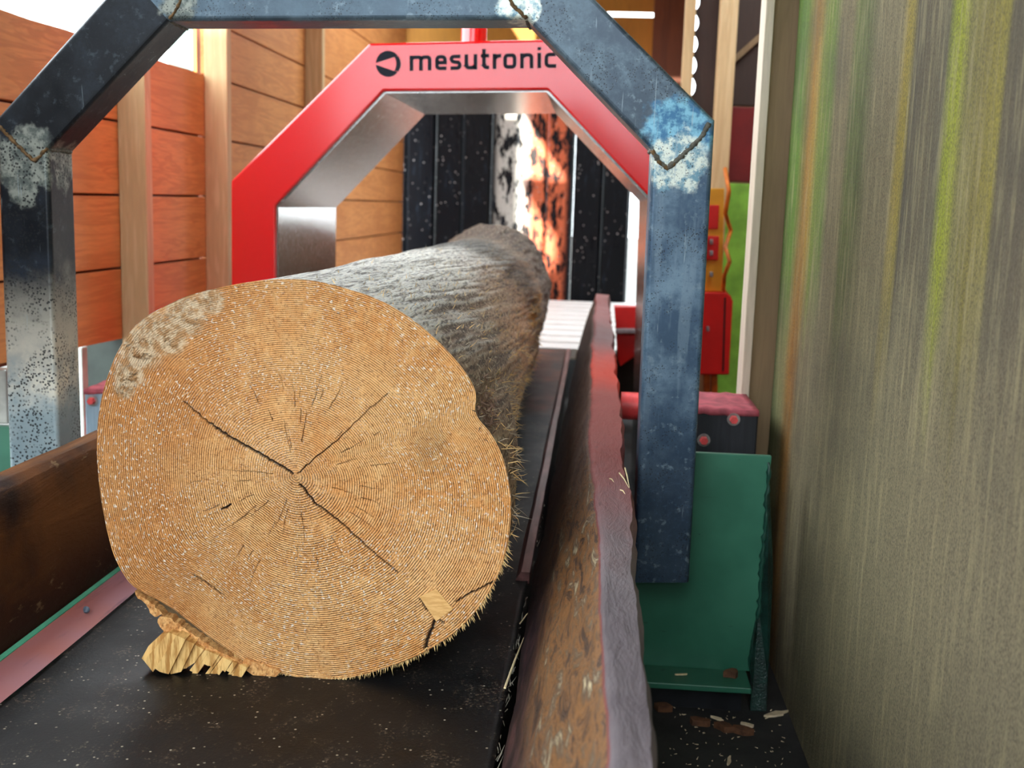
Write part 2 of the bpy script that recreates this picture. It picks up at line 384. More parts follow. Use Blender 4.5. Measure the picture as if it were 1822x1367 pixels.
tag(MB().tube(path, .008, 8).build('orange_cable', M['cable_orange'], smooth=True), 'orange cable hanging down beside the yellow panel', 'cable')
# red machine bracket beyond the rail
Yb = 4.75
root = empty('red_machine_frame', 'red steel machine frame seen between rail and dark arch leg', 'machine frame', loc=at(1115, 640, Y=Yb))
cpart('upper_beam', [(1093, 546), (1190, 546), (1190, 586), (1096, 586)], Yb, .1, M['machine_red'], root)
cpart('lower_bracket', [(1096, 594), (1190, 594), (1150, 620), (1104, 652), (1099, 640)], Yb, .08, M['machine_red'], root)
cpart('flange_edge', [(1096, 586), (1190, 586), (1190, 594), (1096, 594)], Yb-.05, .15, M['grey_metal'], root)
thingpanel('grey_pipe_panel', (1098, 600, 1180, 740), Yb+.2, M['black_steel'], 'dark steel plate below the red machine frame', 'plate')

# ------------------------------------------------------------------ conveyor
t = NT('belt_rubber')
n1 = t.noise(5, det=5); n2 = t.noise(210, det=4, rough=.7); n3 = t.noise(13, t.scale((1.5, .8, 1)), 7, .8)
dust = t.math('MULTIPLY', t.step(n3, .50, .62), t.step(n2, .52, .62))
c = t.mix(t.step(n1, .35, .65), (.003,.0035,.0045), (.010,.009,.009))
c = t.mix(t.math('MULTIPLY', dust, .38), c, hexc(150,130,108))
sp = t.math('MULTIPLY', t.step(t.voro(80), .08, .17, 1, 0), t.step(t.noise(16, det=4), .46, .6))
c = t.mix(sp, c, hexc(190,178,156))
M['belt_rubber'] = t.out(c, t.step(n1, .3, .7, .34, .55), 0, bumps=((n3, .3, .003), (n2, .3, .001)), spec=.2)
mb = MB(); xsb = [-.775, -.765, -.6, -.437, -.27, -.11, -.098]; N = 60
vs = []; fs = []
for i in range(N+1):
    y = .25+(5.45-.25)*i/N
    for x_ in xsb: vs.append((x_, y, BZ-.004*(1-((x_+.437)/.33)**2)+.0015*fbm(Vector((x_*9, y*4, 0)))))
k = len(xsb)
for i in range(N):
    for j in range(k-1): fs.append((i*k+j, i*k+j+1, (i+1)*k+j+1, (i+1)*k+j))
mb.add(vs, fs)
root = empty('conveyor', 'black rubber conveyor belt running under the log, dusted with wood crumbs', 'conveyor', loc=(-.45, 2.8, FZ))
def child(o, root): o.parent = root; o.matrix_parent_inverse = Matrix.Translation(root.location).inverted(); return o
o = child(mb.build('belt', M['belt_rubber'], smooth=True), root)
md = o.modifiers.new('s', 'SOLIDIFY'); md.thickness = .009; md.offset = -1
child(MB().box((-.77, .25, FZ), (-.115, 5.4, BZ-.018)).build('bed', M['black_steel']), root)
# worn belt edge strip with ragged white cord
mb = MB()
for i in range(240):
    y = .5+random.random()**1.6*2.2; mb.spike((-.097+random.uniform(-.004, .004), y, BZ+.002+random.random()*.006), (random.uniform(-.25, .35), random.choice((-1, 1)), random.uniform(-.05, .35)), random.uniform(.008, .035), .0009)
M['cord'] = flat('cord', hexc(150,142,128), .8)
child(tag(mb.build('frayed_edge', M['cord']), 'pale frayed cords along the belt edge', kind='stuff'), root)

# left skid strip (pink) with teal edge; and its twin on the right
def sweep(name, sec, ys, mat, parent=None, amp=.003, freq=6, wob=None, smooth=True, autos=50, seed=0):
    """sec: function y -> list of (x,z); closed section swept along Y"""
    vs = []; fs = []; n = None
    for y in ys:
        s_ = sec(y); n = len(s_)
        for j, (x_, z_) in enumerate(s_):
            p = Vector((x_*freq, y*freq*.5, z_*freq+seed))
            d = amp*fbm(p)+amp*.5*fbm(p*4.3)
            vs.append((x_+d+(wob(y) if wob else 0), y, z_+amp*.7*fbm(p*1.3+Vector((9, 0, 0)))))
    for i in range(len(ys)-1):
        for j in range(n): fs.append((i*n+j, i*n+(j+1)%n, (i+1)*n+(j+1)%n, (i+1)*n+j))
    fs += [tuple(range(n))[::-1], tuple((len(ys)-1)*n+k for k in range(n))]
    return MB().add(vs, fs).build(name, mat, parent, autos=autos)
def dens(pts, m=6):
    out = []
    for i in range(len(pts)):
        a, b = pts[i], pts[(i+1) % len(pts)]
        for k in range(m): out.append((a[0]+(b[0]-a[0])*k/m, a[1]+(b[1]-a[1])*k/m))
    return out
ys = list(np.linspace(.3, 5.35, 150))
t = NT('pink_strip'); v = t.scale((10, 1.5, 10)); nz = t.noise(3, v, 5, .6); nb = t.noise(2.5, det=3)
c = t.ramp(nb, [(.3, hexc(150,132,190)), (.5, hexc(190,138,150)), (.7, hexc(206,120,104))])
c = t.mix(t.step(nz, .55, .75, 0, .7), c, hexc(84,62,84))
M['pink_strip'] = t.out(c, .45, 0, nz, .3, .002)
M['teal'] = flat('teal', hexc(90,190,150), .5)
root = empty('skid_strip', 'worn pink wooden strip with teal edge along the left side of the belt', 'strip', loc=(-.79, 2.8, BZ))
child(sweep('strip_wood', lambda y: dens([(-.777, BZ-.01), (-.777, BZ+.002), (-.846, BZ+.010), (-.846, BZ-.01)], 3), ys, M['pink_strip'], amp=.0012), root)
child(sweep('teal_edge', lambda y: [(-.8465, BZ+.0), (-.8465, BZ+.011), (-.8535, BZ+.014), (-.8535, BZ+.0)], ys, M['teal'], amp=.0004), root)
a = at(154, 1089, Z=BZ+.012)
ks = MB(); ks.tube([a+Vector((0, -.004, 0)), a+Vector((0, 0, .004)), a+Vector((0, .004, .0))], [.003, .006, .002], 8)
child(ks.build('knot', flat('knot', hexc(84,96,110), .5)), root)
t = NT('brown_strip'); v = t.scale((10, 1.5, 10)); nz = t.noise(3, v, 5, .6)
c = t.mix(t.step(nz, .4, .7), hexc(96,60,56), hexc(150,100,96)); M['brown_strip'] = t.out(c, .4, 0, nz, .3, .002)
o = sweep('skid_strip', lambda y: dens([(-.122, BZ+.004), (-.122, BZ+.010), (-.112, BZ+.026), (-.096, BZ+.026), (-.096, BZ+.004)], 2), list(np.linspace(2.0, 5.35, 90)), M['brown_strip'], amp=.001)
tag(o, 'dark reddish strip along the right side of the belt beside the thick rail', 'strip')

# left timber
t = NT('dark_timber'); v = t.scale((8, 1, 5)); nz = t.noise(3, v, 6, .65, .5); nb = t.noise(3, det=4); nf = t.noise(30, t.scale((1, .4, 1)), 5, .7)
c = t.mix(t.step(nb, .38, .6), hexc(34,18,12), hexc(120,72,32)); c = t.mix(t.step(nz, .5, .72, 0, .7), c, hexc(150,96,48))
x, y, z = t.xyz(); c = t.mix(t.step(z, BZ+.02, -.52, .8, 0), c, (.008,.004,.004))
c = t.mix(t.step(nf, .62, .7, 0, .45), c, hexc(176,150,110))
M['dark_timber'] = t.out(c, t.step(nb, .3, .7, .55, .8), 0, spec=.3, bumps=((nz, .8, .008), (nf, .6, .004)))
ZT = -.44
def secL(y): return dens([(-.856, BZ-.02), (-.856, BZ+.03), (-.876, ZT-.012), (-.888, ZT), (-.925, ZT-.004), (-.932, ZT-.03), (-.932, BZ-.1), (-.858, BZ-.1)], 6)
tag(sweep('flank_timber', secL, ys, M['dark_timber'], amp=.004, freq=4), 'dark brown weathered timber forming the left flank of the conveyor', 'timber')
# right rail
ZT = -.42
t = NT('rail_wood'); x, y, z = t.xyz()
v = t.scale((14, 3, 11)); nz = t.noise(3.6, v, 6, .7, .6); nb = t.noise(2.6, t.scale((2, 1, 2)), 4); nf = t.noise(26, t.scale((1.2, .45, 1.2)), 6, .72)
face = t.ramp(nz, [(.3, hexc(30,18,14)), (.42, hexc(66,44,30)), (.5, hexc(124,82,40)), (.58, hexc(80,62,46)), (.7, hexc(186,168,132))])
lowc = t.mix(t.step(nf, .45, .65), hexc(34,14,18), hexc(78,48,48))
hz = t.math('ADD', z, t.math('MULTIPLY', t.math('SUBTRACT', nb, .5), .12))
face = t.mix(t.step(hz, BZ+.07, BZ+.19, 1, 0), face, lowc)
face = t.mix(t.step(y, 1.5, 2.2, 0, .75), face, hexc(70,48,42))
top = t.mix(t.step(nb, .38, .62), hexc(108,98,102), hexc(74,64,70))
far = t.step(t.math('ADD', y, t.math('MULTIPLY', nf, .4)), 1.4, 2.2); top = t.mix(far, top, hexc(140,66,60))
redm = t.math('MULTIPLY', t.step(y, 2.5, 2.9), t.step(y, 3.2, 3.7, 1, 0)); top = t.mix(redm, top, hexc(190,56,34))
top = t.mix(t.step(nf, .6, .72, 0, .5), top, hexc(60,40,40))
wx = t.attr('across')   # 0 inner face ... 1 top
c = t.mix(t.step(wx, .45, .55), face, top)
line = t.math('MULTIPLY', t.step(wx, .40, .47), t.step(wx, .55, .62, 1, 0)); c = t.mix(t.math('MULTIPLY', line, .8), c, hexc(112,42,40))
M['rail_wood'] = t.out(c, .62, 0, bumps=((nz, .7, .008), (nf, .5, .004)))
def wobr(y): return .002*math.sin(y*5.3)+.004*fbm(Vector((y*3, 0, 7)))
def secR(y):
    w_ = .068+.010*fbm(Vector((y*3.5, 4, 0)))+lerp([.8, 1.2, 2, 4], [0, .0, .003, .006], y); l_ = lerp([1.5, 3.5, 5], [-.088, -.078, -.068], y); cr_ = lerp([.8, 1.3, 2, 3.2, 5], [.032, .027, .010, .006, .012], y); b = lerp([4.9, 5.15], [0, .022], y)
    return dens([(l_-.002, BZ-.02), (l_, BZ+.02), (l_*.45, -.53), (cr_-.01, ZT-.008), (cr_, ZT+b), (w_-.006, ZT-.004+b), (w_, ZT-.02), (w_-.02, BZ-.1), (-.07, BZ-.1)], 6)
ysr = list(np.linspace(.3, 5.3, 260))
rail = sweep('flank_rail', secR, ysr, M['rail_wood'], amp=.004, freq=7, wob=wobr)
me = rail.data; at_ = me.attributes.new('across', 'FLOAT', 'POINT')
ns = 9*6; prof = []
for j in range(ns):
    q = j/6
    prof.append(0 if q < 2.6 else (.5*(q-2.6)/.9 if q < 3.5 else (.5+(q-3.5)*.7 if q < 4.2 else 1)) if q < 6.6 else 0)
at_.data.foreach_set('value', np.array(prof*len(ysr), dtype=np.float32))
tag(rail, 'thick worn rail of peeled wood with reddish top along the right of the belt', 'rail')
# loose straws on the rail
M['straw'] = flat('straw', hexc(226,206,160), .7)
def straw(px, py, px2, py2, Z, label, Z2=None, wd=.0012):
    a, b = at(px, py, Z=Z), at(px2, py2, Z=Z if Z2 is None else Z2)
    o = MB().tube([a, (a+b)/2+Vector((0, 0, .002)), b], [wd, wd*.9, wd*.3], 5).build('straw_splinter', M['straw']); return tag(o, label, 'splinter', 'straw splinters lying about the rail')
straw(1102, 842, 1119, 868, ZT+.003, 'left of two pale straws crossing on the rail top')
straw(1112, 833, 1120, 868, ZT+.003, 'right of two pale straws crossing on the rail top')
straw(1104, 872, 1112, 879, ZT+.003, 'short pale straw just below the crossing straws')
straw(1085, 852, 1092, 858, ZT+.003, 'tiny straw left of the crossing straws on the rail')
straw(925, 1110, 948, 1083, BZ+.012, 'upper pale splinter stuck in gap between belt and rail')
straw(898, 1225, 932, 1135, BZ+.010, 'longest pale splinter lying in gap between belt and rail', wd=.0018)
for px, py, r_, Z_ in ((1087, 1104, 0, 0),):
    pass

# ------------------------------------------------------------------ green bracket, blocks with bolts, right of the rail
t = NT('green_paint'); nb = t.noise(4, det=4); sp = t.step(t.voro(60), .03, .09, 1, 0); ns_ = t.math('MULTIPLY', sp, t.step(t.noise(30), .55, .62))
sc_ = t.noise(8, t.scale((1, 1, 6), off=(2, 3, 1)), 3, .6, 2.5)
c = t.mix(t.step(nb, .35, .65), hexc(34,92,70), hexc(52,112,88)); c = t.mix(ns_, c, (.01,.012,.01))
c = t.mix(t.step(sc_, .70, .74, 0, .5), c, hexc(20,50,40))
M['green_paint'] = t.out(c, .42, 0, t.noise(80, det=3), .1, .001)
YG = 2.105
pA, pB = at(1120, 812, Y=YG), at(1373, 812, Y=YG)
zb = at(1250, 1190, Y=YG).z
root = empty('green_bracket', 'green painted steel plate behind the right leg, with bottom flange', 'bracket', loc=(.25, YG, FZ))
mb = MB(); mb.box((.10, YG, zb), (pB.x, YG+.012, pB.z))
child(mb.build('plate', M['green_paint'], bevel=.001), root)
child(MB().box((.10, YG-.08, zb-.012), (pB.x-.02, YG+.01, zb)).build('flange', M['green_paint'], bevel=.002), root)
child(MB().box((.10, YG-.03, FZ), (pB.x-.03, YG+.01, zb-.012)).build('footing', M['black_steel']), root)
# welded side gusset
g = MB().prism([(pB.x-.004, YG, pB.z-.02), (pB.x+.018, YG+.0, pB.z-.22), (pB.x+.02, YG-.02, zb), (pB.x+.02, YG-.03, FZ), (pB.x-.012, YG-.03, FZ), (pB.x-.016, YG-.02, zb+.05), (pB.x-.006, YG-.005, zb+.13)], (0, .02, 0))
child(g.build('gusset', flat('dark_green', hexc(18,44,38), .3, 0, .5, 25, .8), bevel=.002), root)
bead = []
for i in range(46):
    u_ = i/45; bead.append((pB.x-.004-.012*(u_ > .7)*(u_-.7)*3+random.uniform(-.002, .002), YG-.004, pB.z-.012-u_*(pB.z-zb-.02)))
child(MB().tube(bead, [random.uniform(.002, .006) for _ in bead], 7).build('weld_bead', flat('green_weld', hexc(24,62,50), .35), smooth=True), root)
# lug blocks
t = NT('dark_block'); v = t.scale((12, 8, 1)); nz = t.noise(3, v, 5)
c = t.mix(t.step(nz, .4, .7), (.010,.011,.016), (.03,.03,.04)); M['dark_block'] = t.out(c, .6, 0, nz, .4, .003)
M['pink_cap'] = flat('pink_cap', hexc(180,84,96), .7, 0, .3, 30, .6)
t = NT('skylit_block'); v = t.scale((12, 8, 1)); nz = t.noise(3, v, 5)
c = t.mix(t.step(nz, .4, .7), hexc(150,172,190), hexc(196,214,226)); M['skylit_block'] = t.out(c, .6, 0, nz, .3, .003)  # twin of the dark block, with bluish sky light put into its colour
M['red_wax'] = flat('red_wax', hexc(240,84,84), .4, 0, .2, 40)
M['washer'] = flat('washer', (.42,.36,.35), .35, .7, .3, 40)
def lug(label, pxs, Y, ztop_px, zbot, body, bolts, cat='block'):
    a, b = at(pxs[0], ztop_px, Y=Y), at(pxs[1], ztop_px, Y=Y)
    root = empty('support_block', label, cat, loc=((a.x+b.x)/2, Y, zbot))
    o = MB().box((a.x, Y, zbot), (b.x, Y+.22, a.z-.006)).build('block_body', body, bevel=.004); child(o, root)
    n = 14; vs = []; fs = []
    for i in range(n+1):
        for j in range(7):
            x_ = a.x+(b.x-a.x)*i/n; y_ = Y-.004+.23*j/6; vs.append((x_, y_, a.z-.004+.007*abs(fbm(Vector((x_*30, y_*18, 1))))))
    for i in range(n):
        for j in range(6): fs.append((i*7+j, i*7+j+1, (i+1)*7+j+1, (i+1)*7+j))
    o = MB().add(vs, fs).build('painted_cap', M['pink_cap'], smooth=True); md = o.modifiers.new('s', 'SOLIDIFY'); md.thickness = .012; md.offset = 1 if o.data.polygons[0].normal.z < 0 else -1; child(o, root)
    for px, py in bolts:
        c_ = at(px, py, Y=Y)
        b_ = MB().tube([c_, c_+Vector((0, -.004, 0))], [.0135, .0135], 20).build('bolt', M['washer'], autos=40); child(b_, root)
        h = MB().tube([c_+Vector((0, -.004, 0)), c_+Vector((0, -.016, 0))], [.0095, .008], 6).build('bolt_head', M['red_wax']); h.parent = b_; h.matrix_parent_inverse = b_.matrix_world.inverted() if False else Matrix()
    return root
YL = 2.33
lug('dark block with pink painted top and two red bolts, above the green plate', (1180, 1351), YL, 722, zb, M['dark_block'], ((1305, 746), (1252, 783)))
a = at(1245, 700, Y=YL+.1)
lug('block in painted pale blue sky light with pink top and one bolt, between left leg and log', (150, 262), 2.6, 690, FZ, M['skylit_block'], ((165, 713),))
o = MB(); c_ = at(1113, 722, Y=2.75); o.tube([c_+Vector((-.012, 0, 0)), c_+Vector((.03, 0, 0))], [.034, .034], 20)
tag(o.build('rail_bolt', M['red_wax'], autos=40), 'large round red painted bolt between rail and dark arch leg', 'bolt')
# pale upright and dark plate under the left wall
thingpanel('pale_upright', (139, 618, 156, 1000), 3.35, flat('pale_post', hexc(206,216,206), .5), 'pale upright below the board wall, right of the dark arch leg', 'post', .04)
thingpanel('dark_plate', (150, 560, 262, 760), 3.5, flat('dark_plate', hexc(52,60,54), .5), 'dark grey green plate under the board wall behind the log', 'plate')
thingpanel('green_side_plate', (-60, 757, 60, 1100), 2.4, M['green_paint'], 'green plate at the left edge of photo beside the dark arch leg', 'plate')
thingpanel('grey_fitting', (-60, 655, 14, 755), 2.42, flat('fitting', hexc(176,176,170), .3, .5), 'grey metal fitting above the green plate at left edge', 'fitting')
# floor debris
M['bark'] = flat('bark_bits', hexc(92,58,36), .85, 0, .4, 60, .6)
M['chip'] = flat('wood_chip', hexc(214,194,158), .75, 0, .15, 60, .4)
def chip(c_, l, w_, mat, label, rot, name='wood_chip', group='chips on the floor by the green plate', th=.003):
    pts = []
    for k in range(9):
        a_ = 2*math.pi*k/9; rr = 1+.35*random.uniform(-1, 1); pts.append(Vector((math.cos(a_)*l*rr/2, math.sin(a_)*w_*rr/2, 0)))
    R_ = Matrix.Rotation(rot, 4, 'Z') @ Matrix.Rotation(random.uniform(-.15, .15), 4, 'X')
    return tag(MB().prism([R_ @ p+Vector(c_) for p in pts], (0, 0, th)).build(name, mat), label, 'chip', group)
for px, py, l, w_, m_, lab in ((1383, 1272, .05, .018, 'chip', 'torn pale chip in the corner by the green streaked wall'), (1275, 1280, .03, .007, 'chip', 'thin pale chip lying on the dark floor under the flange'), (1330, 1292, .022, .009, 'chip', 'small pale upright chip beside the brown bark pile'), (1245, 1290, .04, .016, 'bark', 'flat brown bark flake left in the debris pile'), (1290, 1300, .035, .02, 'bark', 'rough bark lump in the middle of the debris pile'), (1320, 1305, .035, .02, 'bark', 'dark bark lump right in the debris pile'), (1180, 1265, .03, .02, 'bark', 'reddish bark bit against the rail foot'), (1297, 1356, .006, .03, 'chip', 'upright pale stick at the bottom edge of the photo')):
    p = at(px, py, Z=FZ); chip((p.x, p.y, FZ), l, w_, M[m_], lab, random.uniform(-.6, .6), 'wood_chip' if m_ == 'chip' else 'bark_chip', th=.004 if m_ == 'chip' else .012)
p = at(1298, 1190, Z=zb); chip((p.x, YG-.03, zb+.001), .03, .02, M['bark'], 'brown bark curl lying on the green flange', .2, 'bark_chip', th=.012)
p = at(1210, 1195, Z=zb); chip((p.x, YG-.04, zb+.001), .028, .004, M['straw'], 'thin tan sliver lying on the green flange', .2)

mb = MB()
for i in range(90):
    p = at(random.gauss(1290, 75), random.uniform(1258, 1366), Z=FZ)
    if p.x > RX-.01 or p.x < .1: continue
    mb.spike((p.x, p.y, FZ+.001), (random.uniform(-1, 1), random.uniform(-1, 1), .1), random.uniform(.002, .009), random.uniform(.0006, .0015))
tag(mb.build('floor_crumbs', M['chip']), 'fine pale crumbs scattered on the dark floor below the green flange', 'sawdust', kind='stuff')
a, b = at(300, 100, Y=5.2), at(344, 140, Y=5.2)
tag(MB().box((a.x, 5.2, FZ), (b.x, 5.23, a.z+.4)).build('teal_sheet', flat('teal_sheet', (.10,.20,.20), .6, 0, .05, 2)), 'pale teal sheet outside, seen above the low board wall', 'sheet')
a, b = at(345, 100, Y=5.0), at(368, 140, Y=5.0)
tag(MB().box((a.x, 5.0, FZ), (b.x, 5.05, a.z+.5)).build('outer_post', M['post_orange']), 'orange tan post outside the wall, left of the sunlit stud', 'post')

# ------------------------------------------------------------------ outfeed table in the bright far bay
M['pale_table'] = flat('pale_table', (.9,.88,.86), .5, 0, .05, 8)
root = empty('outfeed_table', 'bright pale slatted table beyond the end of the belt', 'table', loc=(-.2, 7, FZ))
child(MB().box((-1.2, 5.62, BZ-.06), (.35, 8.6, BZ-.03)).build('table_top', M['pale_table']), root)
for y_ in np.arange(5.62, 8.5, .3): child(MB().box((-1.2, y_, BZ-.03), (.35, y_+.2, BZ-.005)).build('slat', M['pale_table'], bevel=.004), root)
for x_ in (-1.1, .25):
    for y_ in (5.8, 8.4): child(MB().box((x_-.03, y_-.03, FZ), (x_+.03, y_+.03, BZ-.06)).build('leg', M['grey_metal']), root)

# ------------------------------------------------------------------ metal detector arch (red)
YD, DD = 3.3, .76
outer = [(411, 720), (411, 322), (657, 77), (975, 70), (1222, 312), (1215, 720)]
inner = [(490, 720), (490, 366), (682, 162), (975, 160), (1157, 352), (1150, 720)]
P_ = lambda q, Y: at(q[0], q[1], Y=Y)
t = NT('red_lacquer'); c = t.mix(t.step(t.noise(3), .3, .7, 0, .12), (.75,.0,.002), (.6,.0,.002))
M['red_lacquer'] = t.out(c, .42, 0, t.noise(500, det=1), .04, .0005, coat=(1.0, .16), spec=.15)
M['red_lacquer'].node_tree.nodes['Principled BSDF'].inputs['Coat IOR'].default_value = 1.75
t = NT('brushed_steel'); nz = t.noise(60, t.scale((1, 12, 1)), 4); c = t.mix(nz, (.26,.245,.23), (.44,.42,.40))
M['brushed_steel'] = t.out(c, t.step(nz, .3, .7, .18, .28), 1, nz, .06, .001)
zfl = FZ
det = empty('metal_detector_arch', 'red lacquered arch with black lettering that the log passes through', 'arch machine', loc=(P_(outer[0], YD).x*.5+P_(outer[-1], YD).x*.5, YD, FZ))
def tofloor(p): return Vector((p.x, p.y, FZ))
Po = [P_(q, YD) for q in outer]; Pi = [P_(q, YD) for q in inner]
Po[0] = tofloor(Po[0]); Po[-1] = tofloor(Po[-1]); Pi[0] = tofloor(Pi[0]); Pi[-1] = tofloor(Pi[-1])
shell = MB(); n = 6
g_ = .012   # front lip
def ringprism(A, B, y0, y1, mb):
    k = len(A); vs = [Vector((p.x, y0, p.z)) for p in A]+[Vector((p.x, y0, p.z)) for p in B]+[Vector((p.x, y1, p.z)) for p in A]+[Vector((p.x, y1, p.z)) for p in B]
    fs = []
    for i in range(k-1):
        fs += [(i, i+1, k+i+1, k+i), (2*k+i, 3*k+i, 3*k+i+1, 2*k+i+1), (i, 2*k+i, 2*k+i+1, i+1), (k+i, k+i+1, 3*k+i+1, 3*k+i)]
    fs += [(0, k, 3*k, 2*k), (k-1, 3*k-1, 4*k-1, 2*k-1)]
    mb.add(vs, fs)
ringprism(Po, Pi, YD, YD+DD, shell)
child(shell.build('shell', M['red_lacquer'], bevel=.006, seg=3), det)
lin = MB(); off = .004
def inset(P, d):
    c_ = Vector(((P[0].x+P[-1].x)/2, 0, -.2)); out = []
    for p in P: out.append(Vector((p.x+(d if p.x < c_.x else -d), p.y, p.z-(d if p.z > -.1 else 0))))
    return out
Pin = inset(Pi, .005)
ringprism(Pi, Pin, YD+.014, YD+DD+.002, lin)
child(lin.build('liner', M['brushed_steel']), det)
tp, tq = at(820, 75, Y=YD+.3), at(866, 75, Y=YD+.3)
pm = (tp+tq)/2; r_ = (tq-tp).length/2
child(MB().tube([(pm.x, YD+.3, Po[2].z-.01), (pm.x, YD+.3, 1.0), (pm.x, YD+.3, 1.78)], r_, 28).build('conduit', M['red_lacquer'], autos=40), det)
# lettering: strokes in photo pixels, laid on the front face
M['ink'] = flat('ink', (.006,.007,.014), .6, 0, .1, spec=.2)
def base(px): return -5.5*(px-728)/(988-728)   # the line climbs slightly to the right
def ribbon(mb, pts, w_, closed=False):
    P = [Vector((x_, y_)) for x_, y_ in pts]; n = len(P); L = []; R = []
    for i in range(n):
        a = P[i-1] if (i > 0 or closed) else None; b = P[(i+1) % n] if (i < n-1 or closed) else None
        d1 = (P[i]-a).normalized() if a is not None else None; d2 = (b-P[i]).normalized() if b is not None else None
        d1 = d1 or d2; d2 = d2 or d1
        nn = Vector((-(d1.y+d2.y), d1.x+d2.x))
        nn = nn.normalized() if nn.length > 1e-6 else Vector((-d1.y, d1.x))
        cs = max(.5, nn.dot(Vector((-d1.y, d1.x)))); o_ = nn*(w_/2/cs); L.append(P[i]+o_); R.append(P[i]-o_)
    W = lambda q: at(q.x, q.y+base(q.x), Y=YD-.0012)
    vs = [W(q) for q in L]+[W(q) for q in R]; m_ = n if closed else n-1
    mb.add(vs+[v+Vector((0, .001, 0)) for v in vs], [(i, (i+1) % n, n+(i+1) % n, n+i) for i in range(m_)]+[(2*n+i, 3*n+i, 3*n+(i+1) % n, 2*n+(i+1) % n) for i in range(m_)])
def arc(cx, cy, rx, ry, a0, a1, n=7): return [(cx+rx*math.cos(math.radians(a0+(a1-a0)*k/n)), cy-ry*math.sin(math.radians(a0+(a1-a0)*k/n))) for k in range(n+1)]
T, B, sw = 99.0, 126.0, 6.4     # x-height top and baseline
h = sw/2; t0, b0 = T+h, B-h
letters = []
def hump(x0, x1, yb=B): return [(x0, T+9)]+[(x0+.2, T+7)]+arc(x0+7, T+h+5, 6.8, 5, 160, 90, 3)+arc(x1-h-5, t0+5, 5, 5, 90, 0, 5)+[(x1-h, yb)]
letters.append(('m', [[(728.7+h, T), (728.7+h, B)], [(731.5, t0+3), (736, t0)]+arc(745.2, t0+4.5, 3.6, 4.5, 90, 0, 4)+[(748.2+.6, B)], [(749, t0+3), (754, t0)]+arc(760.2, t0+4.5, 4, 4.5, 90, 0, 4)+[(764.2, B)]]))
letters.append(('e', [[(777.4, 112.6), (791.6, 112.6)]+[(791.6, 108)]+arc(786.6, t0+5, 5, 5, 0, 90, 4)+arc(782.4, t0+5, 5, 5, 90, 180, 4)+arc(782.4, b0-5, 5, 5, 180, 270, 4)+[(794, b0)]]))
letters.append(('s', [[(819, t0)]+arc(807, t0+4.2, 4, 4.2, 90, 180, 4)+arc(807.5, 107, 4, 4.6, 200, 270, 3)+[(808, 112)]+arc(813.5, 117, 4, 4.6, 75, 0, 4)+arc(813.5, b0-4.2, 4, 4.2, 0, -90, 4)+[(801.5, b0)]]))
letters.append(('u', [[(829.6, T), (829.6, b0-5)]+arc(834.6, b0-5, 5, 5, 180, 270, 4)+[(840, b0), (845, b0-3)], [(845.8, T), (845.8, B)]]))
letters.append(('t', [[(861, 90), (861, b0-5)]+arc(865.5, b0-5, 4.5, 5, 180, 270, 4)+[(870, b0)], [(855.5, t0-.3), (870, t0-.3)]]))
letters.append(('r', [[(879.7, T), (879.7, B)], [(880.5, t0+5), (884.5, t0+1), (891.5, t0)]]))
letters.append(('o', [arc(902.6, t0+6, 3.6+.4, 6, 90, 180, 5)+arc(902.6, b0-6, 4, 6, 180, 270, 5)+arc(911.6, b0-6, 4, 6, 270, 360, 5)+arc(911.6, t0+6, 4, 6, 0, 90, 5)]))
letters.append(('n', [[(928.6, T), (928.6, B)], [(929.5, t0+3.5), (935, t0)]+arc(941, t0+5, 4.6, 5, 90, 0, 4)+[(945.6, B)]]))
letters.append(('i', [[(959.4, T), (959.4, B)], [(959.4, 88.6), (959.4, 93.8)]]))
letters.append(('c', [[(988.4, t0), (980, t0)]+arc(978, t0+6, 6, 6, 90, 180, 5)+arc(978, b0-6, 6, 6, 180, 270, 5)+[(989.5, b0)]]))
for ch, strokes in letters:
    mb = MB()
    for s_ in strokes: ribbon(mb, s_, sw, closed=(ch == 'o'))
    o = mb.build('letter', M['ink']); child(o, det)
mb = MB(); ec = (690.5, 113.5); R1 = 22.5
Wp = lambda q: at(q[0], q[1], Y=YD-.0012)
top_ = arc(ec[0], ec[1], R1*.97, R1*1.03, 38, 176, 18); bot_ = arc(ec[0], ec[1], R1*.97, R1*1.03, -176, -40, 18)
for loop in (top_, bot_): mb.prism([Wp(q) for q in loop], (0, .001, 0))
ou = arc(ec[0], ec[1], R1, R1*1.0, 36, -36, 10); inn = arc(ec[0]-4, ec[1], 18.5, 22, -36, 36, 10)
k = len(ou)
for i in range(k-1): mb.prism([Wp(q) for q in (ou[i], ou[i+1], inn[k-2-i], inn[k-1-i])], (0, .001, 0))
child(mb.build('emblem', M['ink']), det)

